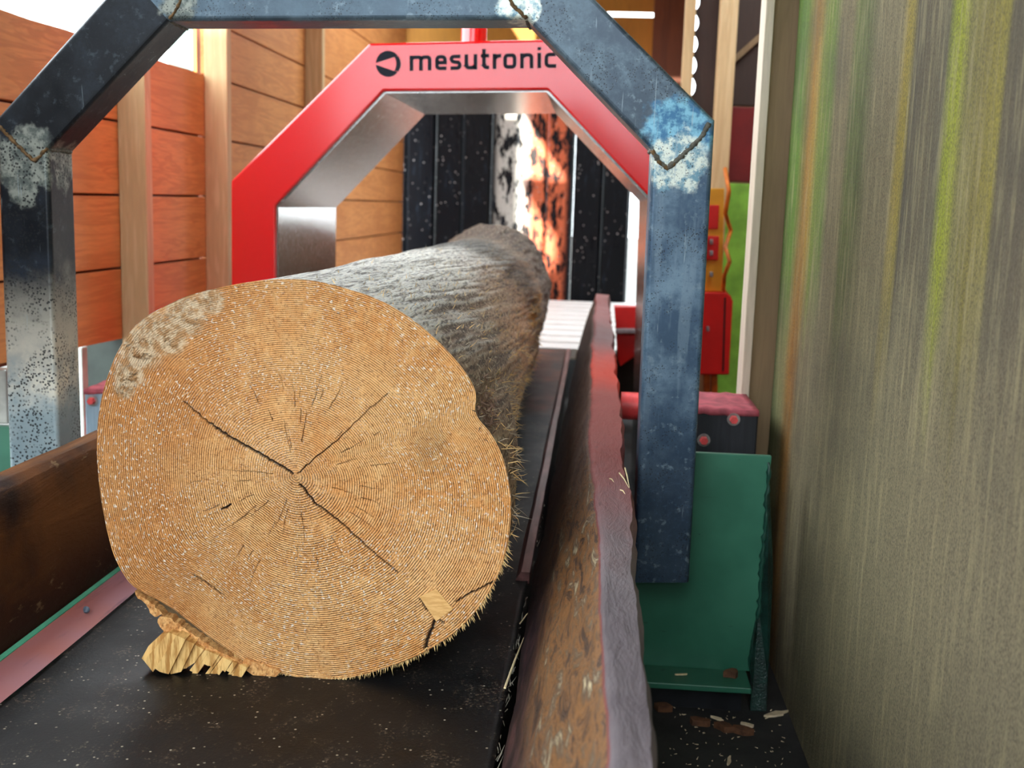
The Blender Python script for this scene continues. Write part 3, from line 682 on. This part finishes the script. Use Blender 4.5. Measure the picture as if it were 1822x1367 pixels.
# ------------------------------------------------------------------ near steel arch
YN, DN = 2.0, .1
IN = [(113, 1035), (85, 266), (300, 37), (938, 35), (1160, 267), (1126, 1037)]
OUT = [(24, 1035), (-8, 212), (226, -49), (1010, -51), (1272, 214), (1226, 1037)]
def arr(c_): return c_
blobs = [  # weld scale patches: (px, py, r, kind)
    (1210, 235, .058, 'cyan'), (1205, 290, .052, 'pale'), (925, 5, .035, 'pale'), (318, 6, .032, 'grey'), (45, 285, .058, 'grey'), (45, 340, .03, 'grey')]
def steel(name, dark, light, amount, patches=(), leg=None, streak=False):
    t = NT(name); n1 = t.noise(9, det=6, rough=.7); n2 = t.noise(40, det=4, rough=.7); n3 = t.noise(3, det=3)
    c = t.mix(t.step(n1, .5-amount*.25, .68), dark, light)
    c = t.mix(t.step(n3, .4, .7, 0, .5), c, tuple(x_*.6 for x_ in dark))
    if streak:
        x, y, z = t.xyz(); lo = t.noise(14, t.scale((3, 1, .25)), 4, .6)
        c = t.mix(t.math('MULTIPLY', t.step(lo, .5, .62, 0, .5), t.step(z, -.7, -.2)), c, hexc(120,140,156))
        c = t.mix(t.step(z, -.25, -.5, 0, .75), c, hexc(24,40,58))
    c = t.mix(t.step(n2, .56, .66, 0, .5 if amount > .3 else .12), c, hexc(130,148,158))
    gr = t.noise(120, det=4, rough=.8); c = t.mix(t.step(gr, .35, .46, .6, 0), c, dark)
    rough = t.step(n1, .3, .7, .28, .5)
    for px, py, r_, kind in patches:
        p = at(px, py, Y=YN); bl = t.blob(tuple(p), r_, .16, .9, 26, (1, .3, 1))
        if kind == 'cyan': col = t.mix(t.step(n2, .42, .6), hexc(60,112,150), hexc(128,184,206))
        elif kind == 'pale': col = t.mix(t.step(n2, .40, .56), hexc(110,150,168), hexc(222,228,216))
        else: col = t.mix(t.step(n2, .40, .6), hexc(88,96,92), hexc(150,154,144))
        c = t.mix(bl, c, col)
    if leg:
        x, y, z = t.xyz(); f = t.math('ADD', z, t.math('MULTIPLY', t.math('SUBTRACT', n1, .5), .25))
        pal = t.mix(t.step(n1, .35, .65), hexc(190,186,174), hexc(246,238,218)); pal = t.mix(t.step(f, -.42, -.3, .7, 0), pal, hexc(136,172,188))
        c = t.mix(t.step(f, -.34, -.12, 1, 0), c, pal)
    s1 = t.math('MULTIPLY', t.step(t.voro(230 if not leg else 170), .20 if not leg else .30, .32 if not leg else .42, 1, 0), t.step(t.noise(11, det=4), .46 if not leg else .38, .56))
    c = t.mix(t.math('MULTIPLY', s1, .9), c, (.012,.014,.016))
    sc1 = t.noise(50, t.scale((1.6, 1, .10), off=(4, 2, 1)), 2, .5, 1.5); c = t.mix(t.step(sc1, .70, .75, 0, .5), c, hexc(160,176,184))
    return t.out(c, rough, .35, bumps=((n1, .12, .004), (n2, .15, .001)), spec=.5)
dk, lt = hexc(22,28,36), hexc(70,84,96)  # left tones dark, right ones blue-grey: unequal reflections put into the base colours
SM = [steel('scale_dark_reflection_left_leg', hexc(12,18,27), hexc(30,40,54), .2, [blobs[4], blobs[5]], leg=True),
      steel('scale_dark_reflection_left_diagonal', hexc(16,20,27), hexc(34,42,52), .1, [blobs[3], blobs[4]]),
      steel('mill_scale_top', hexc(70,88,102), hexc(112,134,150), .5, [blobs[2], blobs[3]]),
      steel('scale_sky_reflection_right_diagonal', hexc(62,76,90), hexc(118,138,152), .45, [blobs[0], blobs[1], blobs[2]]),
      steel('scale_sky_reflection_right_leg', hexc(62,86,110), hexc(118,142,160), .45, [blobs[0], blobs[1]], streak=True)]
def tubebev(o):
    me = o.data; w_ = []
    long_ = [(0, 1), (2, 3), (4, 5), (6, 7)]
    for e in me.edges: w_.append(1.0 if tuple(sorted(e.vertices)) in long_ else 0.0)
    a_ = me.attributes.new('bevel_weight_edge', 'FLOAT', 'EDGE'); a_.data.foreach_set('value', w_)
    m = o.modifiers.new('bevel', 'BEVEL'); m.width = .008; m.segments = 4; m.limit_method = 'WEIGHT'
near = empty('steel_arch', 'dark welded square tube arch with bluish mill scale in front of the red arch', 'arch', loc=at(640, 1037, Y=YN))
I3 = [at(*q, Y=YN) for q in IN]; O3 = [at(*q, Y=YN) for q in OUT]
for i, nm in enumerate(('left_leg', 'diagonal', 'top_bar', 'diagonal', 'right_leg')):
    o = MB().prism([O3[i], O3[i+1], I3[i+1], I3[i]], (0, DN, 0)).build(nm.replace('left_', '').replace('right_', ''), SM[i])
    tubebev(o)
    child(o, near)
M['weld_rust'] = flat('weld_rust', hexc(120,92,58), .6, .3, .5, 120, .8)
M['weld_grey'] = flat('weld_grey', hexc(112,108,98), .5, .5, .4, 150, .8)
def weld(path, mat, r_=.0035):
    P = [at(*q, Y=YN-.001) if len(q) == 2 else Vector(q) for q in path]; pts = []; rs = []
    for a, b in zip(P[:-1], P[1:]):
        m_ = max(3, int((b-a).length/.0035))
        for k in range(m_): pts.append(a+(b-a)*k/m_+Vector((random.uniform(-1, 1), random.uniform(-.3, .3), random.uniform(-1, 1)))*.0012); rs.append(r_*random.uniform(.65, 1.25))
    pts.append(P[-1]); rs.append(r_)
    child(MB().tube(pts, rs, 8).build('weld_bead', mat, smooth=True), near)
weld([(-4, 222), (30, 258), (62, 287), (84, 264)], M['weld_rust'])
weld([(322, -12), (318, 8), (302, 34)], M['weld_rust'], .003)
weld([(900, -18), (912, 8), (937, 33)], M['weld_rust'])
weld([(1161, 269), (1170, 284), (1188, 299), (1222, 270), (1248, 244), (1262, 219)], M['weld_grey'], .0042)
weld([(1161, 269), (1172, 288), (1188, 300), (1200, 290)], M['weld_rust'], .0035)
for i in (1, 2, 3, 4):
    q = I3[i]; weld([tuple(q+Vector((0, .01, 0))), tuple(q+Vector((0, .09, 0)))], M['weld_grey'], .0035)

# ------------------------------------------------------------------ THE LOG
OUTL = [(500,497),(530,497),(560,500),(590,506),(620,515),(650,524),(680,536),(710,553),(740,573),(765,594),(790,618),(812,642),(832,668),(845,692),(848,712),(843,728),(852,748),(868,764),(884,790),(896,818),(904,850),(909,885),(908,930),(903,970),(894,1005),(880,1038),(862,1068),(842,1094),(812,1124),(780,1146),(745,1166),(700,1184),(660,1197),(620,1206),(580,1209),(540,1207),(500,1199),(465,1189),(432,1174),(405,1155),(378,1137),(345,1112),(312,1086),(282,1068),(250,1052),(232,1040),(216,1016),(203,990),(193,955),(185,915),(178,875),(174,835),(172,800),(173,765),(177,728),(184,695),(195,660),(208,628),(222,604),(240,580),(265,560),(300,542),(335,526),(375,516),(410,508),(450,501)]
face = [at(px, py, Y=YF) for px, py in OUTL]
cen = at(540, 853, Y=YF)
pith = at(526, 848, Y=YF)
NTH = 720
ths = np.linspace(0, 2*math.pi, NTH, endpoint=False)
def polar(c_):
    a = np.array([math.atan2(p.z-c_.z, p.x-c_.x) % (2*math.pi) for p in face]); r_ = np.array([math.hypot(p.z-c_.z, p.x-c_.x) for p in face])
    i = np.argsort(a); a = a[i]; r_ = r_[i]; a = np.concatenate([a-2*math.pi, a, a+2*math.pi]); r_ = np.tile(r_, 3)
    return a, r_
a_, r_ = polar(cen); Rn = np.interp(ths, a_, r_)
Rn = np.convolve(np.concatenate([Rn[-3:], Rn, Rn[:3]]), np.ones(7)/7, 'valid')
Yk = [YF, 1.8, 2.1, 2.5, 3.0, 3.5, 4.0, 4.35, 4.7, 5.0, 5.3]
Rv = [.288, .290, .288, .287, .286, .285, .283, .284, .296, .304, .300]
Rh = [.282, .272, .262, .257, .262, .268, .262, .258, .262, .264, .256]
def lc(y):
    rv, rh = float(np.interp(y, Yk, Rv)), float(np.interp(y, Yk, Rh)); u_ = (y-YF)/(5.3-YF)
    zc = BZ+.003+rv
    wv = min(1, (y-YF)/.5); return cen.x*(1-wv)+(-.40-.065*u_)*wv, cen.z*(1-wv)+zc*wv, rv, rh
ycoords = np.concatenate([np.linspace(YF, 2.6, 190), np.linspace(2.6, 5.3, 150)[1:]])
vs = np.zeros((len(ycoords), NTH, 3)); cols = np.zeros((len(ycoords), NTH, 4), dtype=np.float32); cols[..., 3] = 1
cg = {k: np.array(hexc(*v)) for k, v in dict(white=(214,212,204), grey=(160,148,130), brown=(150,110,78), orange=(196,134,74), gold=(222,160,64), dark=(84,64,50), tan=(196,168,132)).items()}
def ss(x_, a, b): u_ = min(1, max(0, (x_-a)/(b-a))); return u_*u_*(3-2*u_)
for i, y in enumerate(ycoords):
    cx_, cz_, rv_, rh_ = lc(y); wv = ss(y, YF, YF+.7)
    for j, th in enumerate(ths):
        tw = th+.25*(y-YF)       # spiral grain
        ct, st_ = math.cos(tw), math.sin(tw)
        rr = Rn[j]*(1-wv)+wv/math.sqrt((math.cos(th)/rh_)**2+(math.sin(th)/rv_)**2)
        p = Vector((ct*4, y*1.2, st_*4)); pf = Vector((ct*26, y*2.2, st_*26))
        n1 = fbm(p, 3); n2 = fbm(pf, 4)
        amp = min(1, (y-YF)/.03)
        d = (.008*n1*ss(y, YF, 2)+.0014*n2*amp)
        if 4.45 < y: d += .008*fbm(Vector((ct*9, y*6, st_*9)), 3)
        # knot swelling and torn strip on the right flank
        k_ = math.exp(-((th-.35)/.16)**2-((y-3.45)/.35)**2); d += .012*k_*n2-.008*k_
        rr += d
        vs[i, j] = (cx_+math.cos(th)*rr, y, cz_+math.sin(th)*rr)
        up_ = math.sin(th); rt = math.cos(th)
        wh = ss(up_+.10*n1+.25*n2-.25*rt*ss(y, 2, 3), .62, .92)*(1-ss(y, 3.6, 4.4))  # upward side whitened: pale sky light put into the tint
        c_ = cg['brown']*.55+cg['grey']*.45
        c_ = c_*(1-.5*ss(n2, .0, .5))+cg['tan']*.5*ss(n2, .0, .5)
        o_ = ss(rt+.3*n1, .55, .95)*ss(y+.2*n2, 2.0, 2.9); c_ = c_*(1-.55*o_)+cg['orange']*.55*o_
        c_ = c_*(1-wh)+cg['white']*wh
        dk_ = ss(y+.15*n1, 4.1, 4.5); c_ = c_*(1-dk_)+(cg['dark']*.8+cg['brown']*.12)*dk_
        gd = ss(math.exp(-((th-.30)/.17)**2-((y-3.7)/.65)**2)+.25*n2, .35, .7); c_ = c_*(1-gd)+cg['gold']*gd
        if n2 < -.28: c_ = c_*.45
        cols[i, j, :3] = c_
nr = len(ycoords)
idx = np.arange(nr*NTH).reshape(nr, NTH)
fa = np.stack([idx[:-1], np.roll(idx, -1, 1)[:-1], np.roll(idx, -1, 1)[1:], idx[1:]], -1).reshape(-1, 4)
t = NT('bark'); vc = t.attr('tint', 'Color')
v = t.scale((90, 8, 90)); nf = t.noise(2.2, v, 6, .68, .4); ng = t.noise(140, t.scale((1, .5, 1)), 3, .6)
c = t.mix(t.step(nf, .38, .53, .8, 0), vc, hexc(54,40,30)); c = t.mix(t.step(nf, .58, .72, 0, .55), c, hexc(206,192,164))
c = t.mix(t.step(ng, .56, .64, 0, .6), c, hexc(226,212,182)); c = t.mix(t.step(ng, .30, .37, .7, 0), c, hexc(36,30,26))
M['bark'] = t.out(c, .8, 0, bumps=((nf, .9, .003), (ng, .7, .0018)))
log = empty('log', 'large peeled conifer log on the belt, pale orange sawn end toward the camera', 'log', loc=(cen.x, 3.4, BZ))
me = bpy.data.meshes.new('log_body'); me.from_pydata(vs.reshape(-1, 3).tolist(), [], fa.tolist()+[tuple(idx[-1].tolist())]); me.update(); me.shade_smooth()
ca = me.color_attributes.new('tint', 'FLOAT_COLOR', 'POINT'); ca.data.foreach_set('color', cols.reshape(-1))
me.materials.append(M['bark']); body = bpy.data.objects.new('bark_surface', me); C.objects.link(body); child(body, log)

# sawn end: polar grid about the pith, radius follows the outline like the rings do
NT2, NR2 = 1100, 300
th2 = np.linspace(0, 2*math.pi, NT2, endpoint=False)
# polar outline around pith, from the body's first ring so that the two meet
ring0 = vs[0]
aa = np.arctan2(ring0[:, 2]-pith.z, ring0[:, 0]-pith.x) % (2*math.pi); rr = np.hypot(ring0[:, 2]-pith.z, ring0[:, 0]-pith.x)
o_ = np.argsort(aa); aa = aa[o_]; rr = rr[o_]; RP = np.interp(th2, np.concatenate([aa-2*math.pi, aa, aa+2*math.pi]), np.tile(rr, 3))
tt = np.linspace(0.002, 1, NR2)
TT, TH = np.meshgrid(tt, th2, indexing='ij'); RAD = TT*RP[None, :]
X = pith.x+RAD*np.cos(TH); Z = pith.z+RAD*np.sin(TH)
def segs(lines):
    """distance field to jagged polylines in photo pixels -> crack mask"""
    m_ = np.zeros_like(X)
    for pts, w0, w1 in lines:
        P = [at(*q, Y=YF) for q in pts]; fine = []
        for a, b in zip(P[:-1], P[1:]):
            for k in range(8): fine.append(a+(b-a)*k/8+Vector((random.uniform(-1, 1), 0, random.uniform(-1, 1)))*(.0011 if w0 > 0 else .0006))
        fine.append(P[-1]); nn = len(fine)-1
        for k in range(nn):
            a, b = fine[k], fine[k+1]; wd = (w0+(w1-w0)*k/nn)*.00077/2
            ax, az, bx, bz = a.x, a.z, b.x, b.z; L2 = (bx-ax)**2+(bz-az)**2+1e-12
            s_ = np.clip(((X-ax)*(bx-ax)+(Z-az)*(bz-az))/L2, 0, 1); dd = np.hypot(X-(ax+s_*(bx-ax)), Z-(az+s_*(bz-az)))
            m_ = np.maximum(m_, np.clip(1-(dd-wd)/.0009, 0, 1))
    return m_
cr = [([(385,762),(405,776),(440,795),(480,818),(520,843)], 3.2, 3.5), ([(328,716),(362,745),(385,762)], .8, 2.2), ([(534,862),(560,895),(600,925),(650,970),(708,1020)], 3.2, .8),
      ([(530,843),(560,815),(600,785),(650,735),(690,700)], .3, -.6), ([(774,1106),(768,1122),(760,1138),(757,1156)], 3.8, 4.5), ([(812,1071),(838,1056),(866,1042),(878,1036)], 1.6, 2.0), ([(747,1066),(760,1086),(778,1100),(790,1110)], 1.6, 1.2),
      ([(345,1025),(368,1038),(398,1060)], 2.2, 1.6), ([(396,906),(410,898)], 2.2, 1.5), ([(280,1082),(330,1105),(360,1126)], 1.4, 1.4)]
for k in range(44):
    a0 = random.uniform(0, 2*math.pi); r0 = random.uniform(40, 170); l = random.uniform(16, 60); c0 = (526, 848)
    cr.append(([(c0[0]+math.cos(a0+e)*r_, c0[1]-math.sin(a0+e)*r_) for r_, e in ((r0, 0), (r0+l*.5, random.uniform(-.012, .012)), (r0+l, random.uniform(-.02, .02)))], random.uniform(-1.2, -.2), -1.2))
CR = segs(cr)
patch = np.zeros_like(X)
for px, py, rx_ in ((250,620,.036),(275,590,.03),(330,560,.034),(375,535,.022),(230,665,.026),(300,600,.03),(222,690,.018)):
    q = at(px, py, Y=YF); patch = np.maximum(patch, np.clip(1.3-np.hypot(X-q.x, Z-q.z)/rx_, 0, 1))
ring_ph = TT*92*2*np.pi
dsp = np.zeros_like(X); rough_l = np.zeros_like(X)
for i in range(NR2):
    for j in range(0, NT2):
        x_, z_ = X[i, j], Z[i, j]
        dsp[i, j] = mn.noise(Vector((x_*60, z_*60, 1)))*.0006+mn.noise(Vector((x_*420, z_*420, 4)))*.0005
        rough_l[i, j] = mn.noise(Vector((x_*9, z_*9, 8)))
left = np.clip((at(420, 850, Y=YF).x-X)/.16, 0, 1)
tc = .05*RAD[:, :]*0
dsp += np.abs(dsp)*patch*6
Yv = YF-.0008*0-dsp*(1+1.2*left)+CR*.007+(np.clip(rough_l-.2, 0, 1))*.001
Yv[-1] = YF; Yv[-2] = YF+.0*CR[-2]
V2 = np.stack([X, Yv, Z], -1).reshape(-1, 3)
id2 = np.arange(NR2*NT2).reshape(NR2, NT2)
f2 = np.stack([id2[:-1], id2[1:], np.roll(id2, -1, 1)[1:], np.roll(id2, -1, 1)[:-1]], -1).reshape(-1, 4)
me = bpy.data.meshes.new('sawn_end'); me.from_pydata(V2.tolist(), [], f2.tolist()+[tuple(id2[0].tolist())]); me.update(); me.shade_smooth()
for nm, arr_ in (('ring', TT), ('crack', CR), ('patch', patch), ('ang', np.where(TH > math.pi, 2*math.pi-TH, TH))):
    q = me.attributes.new(nm, 'FLOAT', 'POINT'); q.data.foreach_set('value', arr_.astype(np.float32).reshape(-1))
t = NT('sawn_wood'); ring = t.attr('ring'); crk = t.attr('crack'); pt = t.attr('patch'); ang = t.attr('ang')
wob_ = t.math('MULTIPLY', t.math('SUBTRACT', t.noise(7, det=3), .5), .022)
rv = t.math('ADD', ring, wob_)
dens_ = t.math('ADD', t.math('MULTIPLY', rv, 84.0), t.math('MULTIPLY', t.math('MULTIPLY', rv, rv), 8.0))
nfine = t.noise(240, det=4, rough=.7); nmid = t.noise(70, det=4, rough=.65); nbig = t.noise(6, det=3)
ph = t.math('ADD', dens_, t.math('MULTIPLY', nmid, .35))
fr = t.math('FRACT', ph)
lines = t.math('MULTIPLY', t.step(fr, .55, .93), t.step(fr, .93, 1.0, 1, 0))
lines = t.math('MULTIPLY', lines, t.step(t.noise(40, det=3), .30, .55, .35, 1))
c = t.mix(t.step(nbig, .35, .65), hexc(226,156,86), hexc(238,180,114))
c = t.mix(t.step(nmid, .42, .66, 0, .55), c, hexc(244,198,138))
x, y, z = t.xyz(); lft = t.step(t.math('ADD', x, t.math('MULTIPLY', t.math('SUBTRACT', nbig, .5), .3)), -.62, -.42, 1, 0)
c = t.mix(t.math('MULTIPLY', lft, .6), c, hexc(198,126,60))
c = t.mix(t.step(nfine, .34, .48, .7, 0), c, hexc(164,102,52))
c = t.mix(t.step(nfine, .58, .70, 0, .6), c, hexc(250,212,156))
c = t.mix(t.math('MULTIPLY', lines, .85), c, hexc(128,72,28))
# elongated white flecks along the rings
cmb = t.n('ShaderNodeCombineXYZ'); t.put(cmb.inputs[0], t.math('MULTIPLY', ring, 95.0)); t.put(cmb.inputs[1], t.math('MULTIPLY', t.math('MULTIPLY', ang, 34.0), 1.0)); 
fl = t.n('ShaderNodeTexNoise'); t.t.links.new(cmb.outputs[0], fl.inputs[0]); fl.inputs['Scale'].default_value = 1.1; fl.inputs['Detail'].default_value = 1
flm = t.math('MULTIPLY', t.step(fl.outputs[0], .60, .66), t.step(t.noise(9, det=4), .42, .56))
c = t.mix(t.math('MULTIPLY', flm, .85), c, hexc(255,240,222))
pc = t.mix(t.step(nmid, .42, .58), hexc(182,142,98), hexc(226,204,170)); c = t.mix(t.math('MULTIPLY', t.step(pt, .15, .7), .8), c, pc)
sm = t.blob(tuple(at(765, 800, Y=YF)), .03, .7, 1, 30, (1, 0, 1)); c = t.mix(t.math('MULTIPLY', sm, .3), c, hexc(120,96,60))
q = at(784, 1072, Y=YF)
c = t.mix(crk, c, hexc(40,22,10))
hgt = t.math('ADD', t.math('MULTIPLY', lines, -1.0), t.math('MULTIPLY', flm, 1.0))
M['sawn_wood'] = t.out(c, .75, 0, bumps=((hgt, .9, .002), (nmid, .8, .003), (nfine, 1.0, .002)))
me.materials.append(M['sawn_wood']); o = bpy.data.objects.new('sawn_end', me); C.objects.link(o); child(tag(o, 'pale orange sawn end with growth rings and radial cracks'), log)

# square inlay notch near the lower right
q = [at(*p, Y=YF-.0012) for p in ((746, 1062), (776, 1048), (806, 1084), (776, 1106))]
t = NT('notch_wood'); c = t.mix(t.step(t.noise(60, t.scale((1, 1, 5))), .4, .6), hexc(210,158,92), hexc(226,178,112)); M['notch_wood'] = t.out(c, .7, 0, t.noise(120), .4, .001)
child(tag(MB().prism(q, (0, .002, 0)).build('inset_patch', M['notch_wood']), 'small square pale patch near lower right of the sawn end'), log)

# bark slabs torn loose at the lower left
M['slab'] = t = None
t = NT('slab_wood'); nz = t.noise(90, t.scale((1.5, .4, 1)), 5, .7); nf = t.noise(260, det=3)
c = t.mix(t.step(nz, .38, .62), hexc(184,122,62), hexc(228,176,112)); c = t.mix(t.step(nf, .34, .44, .7, 0), c, hexc(128,80,40)); M['slab_wood'] = t.out(c, .75, 0, bumps=((nz, .7, .003), (nf, .5, .001)))
def slab(px_top, px_bot, y0, y1, name, label, jag=.003):
    P = [at(*q, Y=y0) for q in px_top]+[at(*q, Y=y0) for q in px_bot[::-1]]
    fine = []
    for a, b in zip(P, P[1:]+P[:1]):
        m_ = max(2, int((b-a).length/.004))
        for k in range(m_): fine.append(a+(b-a)*k/m_+Vector((random.uniform(-1, 1), random.uniform(-.6, .6), random.uniform(-1, 1)))*jag*(.5 if k else 0))
    return child(tag(MB().prism(fine, (0, y1-y0, 0)).build(name, M['slab_wood']), label), log)
slab([(240,1052),(258,1066),(282,1084),(292,1096)], [(243,1062),(262,1080),(275,1098),(286,1094)], YF-.004, YF+.30, 'bark_slab', 'thin orange slab splitting off at lower left')
slab([(284,1098),(304,1100),(332,1122),(378,1152),(414,1172),(432,1182)], [(280,1108),(292,1126),(330,1150),(370,1172),(405,1192),(428,1196)], YF-.006, YF+.25, 'bark_slab', 'long curved slab torn from the lower left edge')
slab([(436,1172),(470,1182),(500,1196)], [(430,1192),(458,1204),(492,1204)], YF-.004, YF+.2, 'bark_slab', 'short slab at the bottom of the torn edge')
M['shadow_wood'] = flat('gap_shade', hexc(96,76,50), .9, 0, .3, 60)  # dark filler colour stands in for the shade in the slab gap
child(MB().prism([at(*q, Y=YF+.012) for q in ((262,1056),(300,1070),(360,1108),(440,1160),(520,1196),(500,1202),(400,1160),(330,1126),(280,1088))], (0, .3, 0)).build('gap_shade_fill', M['shadow_wood']), log)
# broken stepped chip
t = NT('split_wood'); nz = t.noise(24, t.scale((1, 1, 1)), 3)
ms = t.n('ShaderNodeMapping'); t.t.links.new(t.pos, ms.inputs[0]); ms.inputs['Rotation'].default_value = (0, math.radians(-38), 0); ms.inputs['Scale'].default_value = (110, 30, 12)
gr_ = t.noise(1, ms.outputs[0], 4, .7); c = t.mix(t.step(gr_, .38, .6), hexc(176,124,60), hexc(232,190,120)); M['split_wood'] = t.out(c, .6, 0, gr_, .6, .003)
mb = MB()
def strip_px(pts, y0, th_): mb.prism([at(*q, Y=y0) for q in pts], (0, th_, 0))
strip_px([(300,1126),(316,1132),(272,1196),(256,1176)], YF-.022, .03)
strip_px([(314,1131),(330,1138),(300,1200),(284,1196),(276,1190)], YF-.027, .034)
strip_px([(328,1138),(346,1146),(322,1196),(304,1200),(298,1194)], YF-.020, .03)
strip_px([(344,1146),(362,1156),(346,1180),(330,1190),(318,1192)], YF-.014, .03)
strip_px([(288,1128),(304,1126),(262,1182),(252,1172),(264,1150)], YF-.014, .03)
for i in range(14):
    x_ = 352+i*6.2; y_ = 1152+i*2.6; l = random.uniform(14, 38); w_ = random.uniform(4, 9)
    strip_px([(x_, y_), (x_+w_, y_+2), (x_+w_-l*.8, y_+l+6), (x_-l*.8, y_+l+2)], YF-.006-random.random()*.008, .02)
child(tag(mb.build('splintered_chip', M['split_wood']), 'stepped broken splinters hanging at the lower left of the sawn end'), log)

# fibres round the cut edge and on the flank
M['fibre'] = flat('fibre', hexc(226,190,128), .75, 0, .2, 40)
M['fibre_grey'] = flat('fibre_grey', hexc(178,164,140), .8, 0, .3, 40)
mb = MB()
for i in range(520):
    u_ = random.random(); th = math.radians(-112+u_*98); j = int((th % (2*math.pi))/(2*math.pi)*NTH) % NTH
    rr_ = Rn[j]; p = Vector((cen.x+math.cos(th)*(rr_-.003), YF+random.uniform(0, .006), cen.z+math.sin(th)*(rr_-.003)))
    d = Vector((math.cos(th)*.6+random.uniform(-.25, .25)-.15, random.uniform(-.15, .25), math.sin(th)-.25))
    mb.spike(p, d, random.uniform(.004, .013)*(1.5 if random.random() < .12 else 1), .0009)
child(tag(mb.build('edge_fibres', M['fibre']), 'short torn fibres fringing the lower edge of the sawn end', kind='stuff'), log)
mb = MB(); mg = MB()
for i in range(1500):
    y = YF+.01+random.random()**1.3*2.4; th = random.choice((random.gauss(.0, .28), random.uniform(-.5, 1.3), random.gauss(1.0, .35)))
    dens_k = 1 if abs(th) < .45 else .6
    if random.random() > dens_k: continue
    i_ = int(np.searchsorted(ycoords, y)); j = int((th % (2*math.pi))/(2*math.pi)*NTH) % NTH
    p = Vector(vs[min(i_, nr-1), j]); nrm = Vector((math.cos(th), 0, math.sin(th)))
    d = nrm*random.uniform(.25, 1)+Vector((random.uniform(-.5, .5), random.uniform(-1, .6), random.uniform(-.6, .5)))
    (mb if random.random() < .5 else mg).spike(p-nrm*.001, d, random.uniform(.005, .02)*(1.4 if abs(th) < .4 else .8), .0009, Vector((random.uniform(-.4, .4), 0, random.uniform(-.4, .4))))
child(tag(mb.build('bark_fibres', M['fibre']), kind='stuff'), log); child(tag(mg.build('bark_fibres', M['fibre_grey']), 'grey curled fibres on the log flank', kind='stuff'), log)
# tuft of torn bark in the notch of the outline
mb = MB()
for i in range(130):
    q = at(random.gauss(862, 9), random.gauss(738, 24), Y=YF+random.uniform(.0, .03)); mb.spike(q, (random.uniform(-.2, 1), random.uniform(-.6, .6), random.uniform(-1, .6)), random.uniform(.006, .018), .0013, Vector((random.uniform(-.4, .4), 0, random.uniform(-.4, .4))))
child(tag(mb.build('bark_tuft', flat('tuft', hexc(96,70,52), .8, 0, .4, 60)), 'dark tuft of torn bark at the right edge of the sawn end', kind='stuff'), log)
# crumbs on the belt
mb = MB()
for i in range(900):
    p = at(random.uniform(60, 880), random.uniform(1215, 1366) if random.random() < .8 else random.uniform(1100, 1366), Z=BZ-.001)
    if p.x < -.76 or p.x > -.13: continue
    mb.spike((p.x, p.y, BZ), (random.uniform(-1, 1), random.uniform(-1, 1), .08), random.uniform(.001, .004)*(1.8 if random.random() < .08 else 1), random.uniform(.0004, .0008))
for pts in (((588,1297),(606,1288),(618,1283)), ((618,1283),(620,1276))):
    P = [at(*q, Z=BZ+.002) for q in pts]; mb.tube(P, [.0018]*len(P), 6)
tag(mb.build('sawdust_crumbs', M['chip']), 'pale sawdust crumbs scattered on the black belt in front of the log', 'sawdust', kind='stuff')
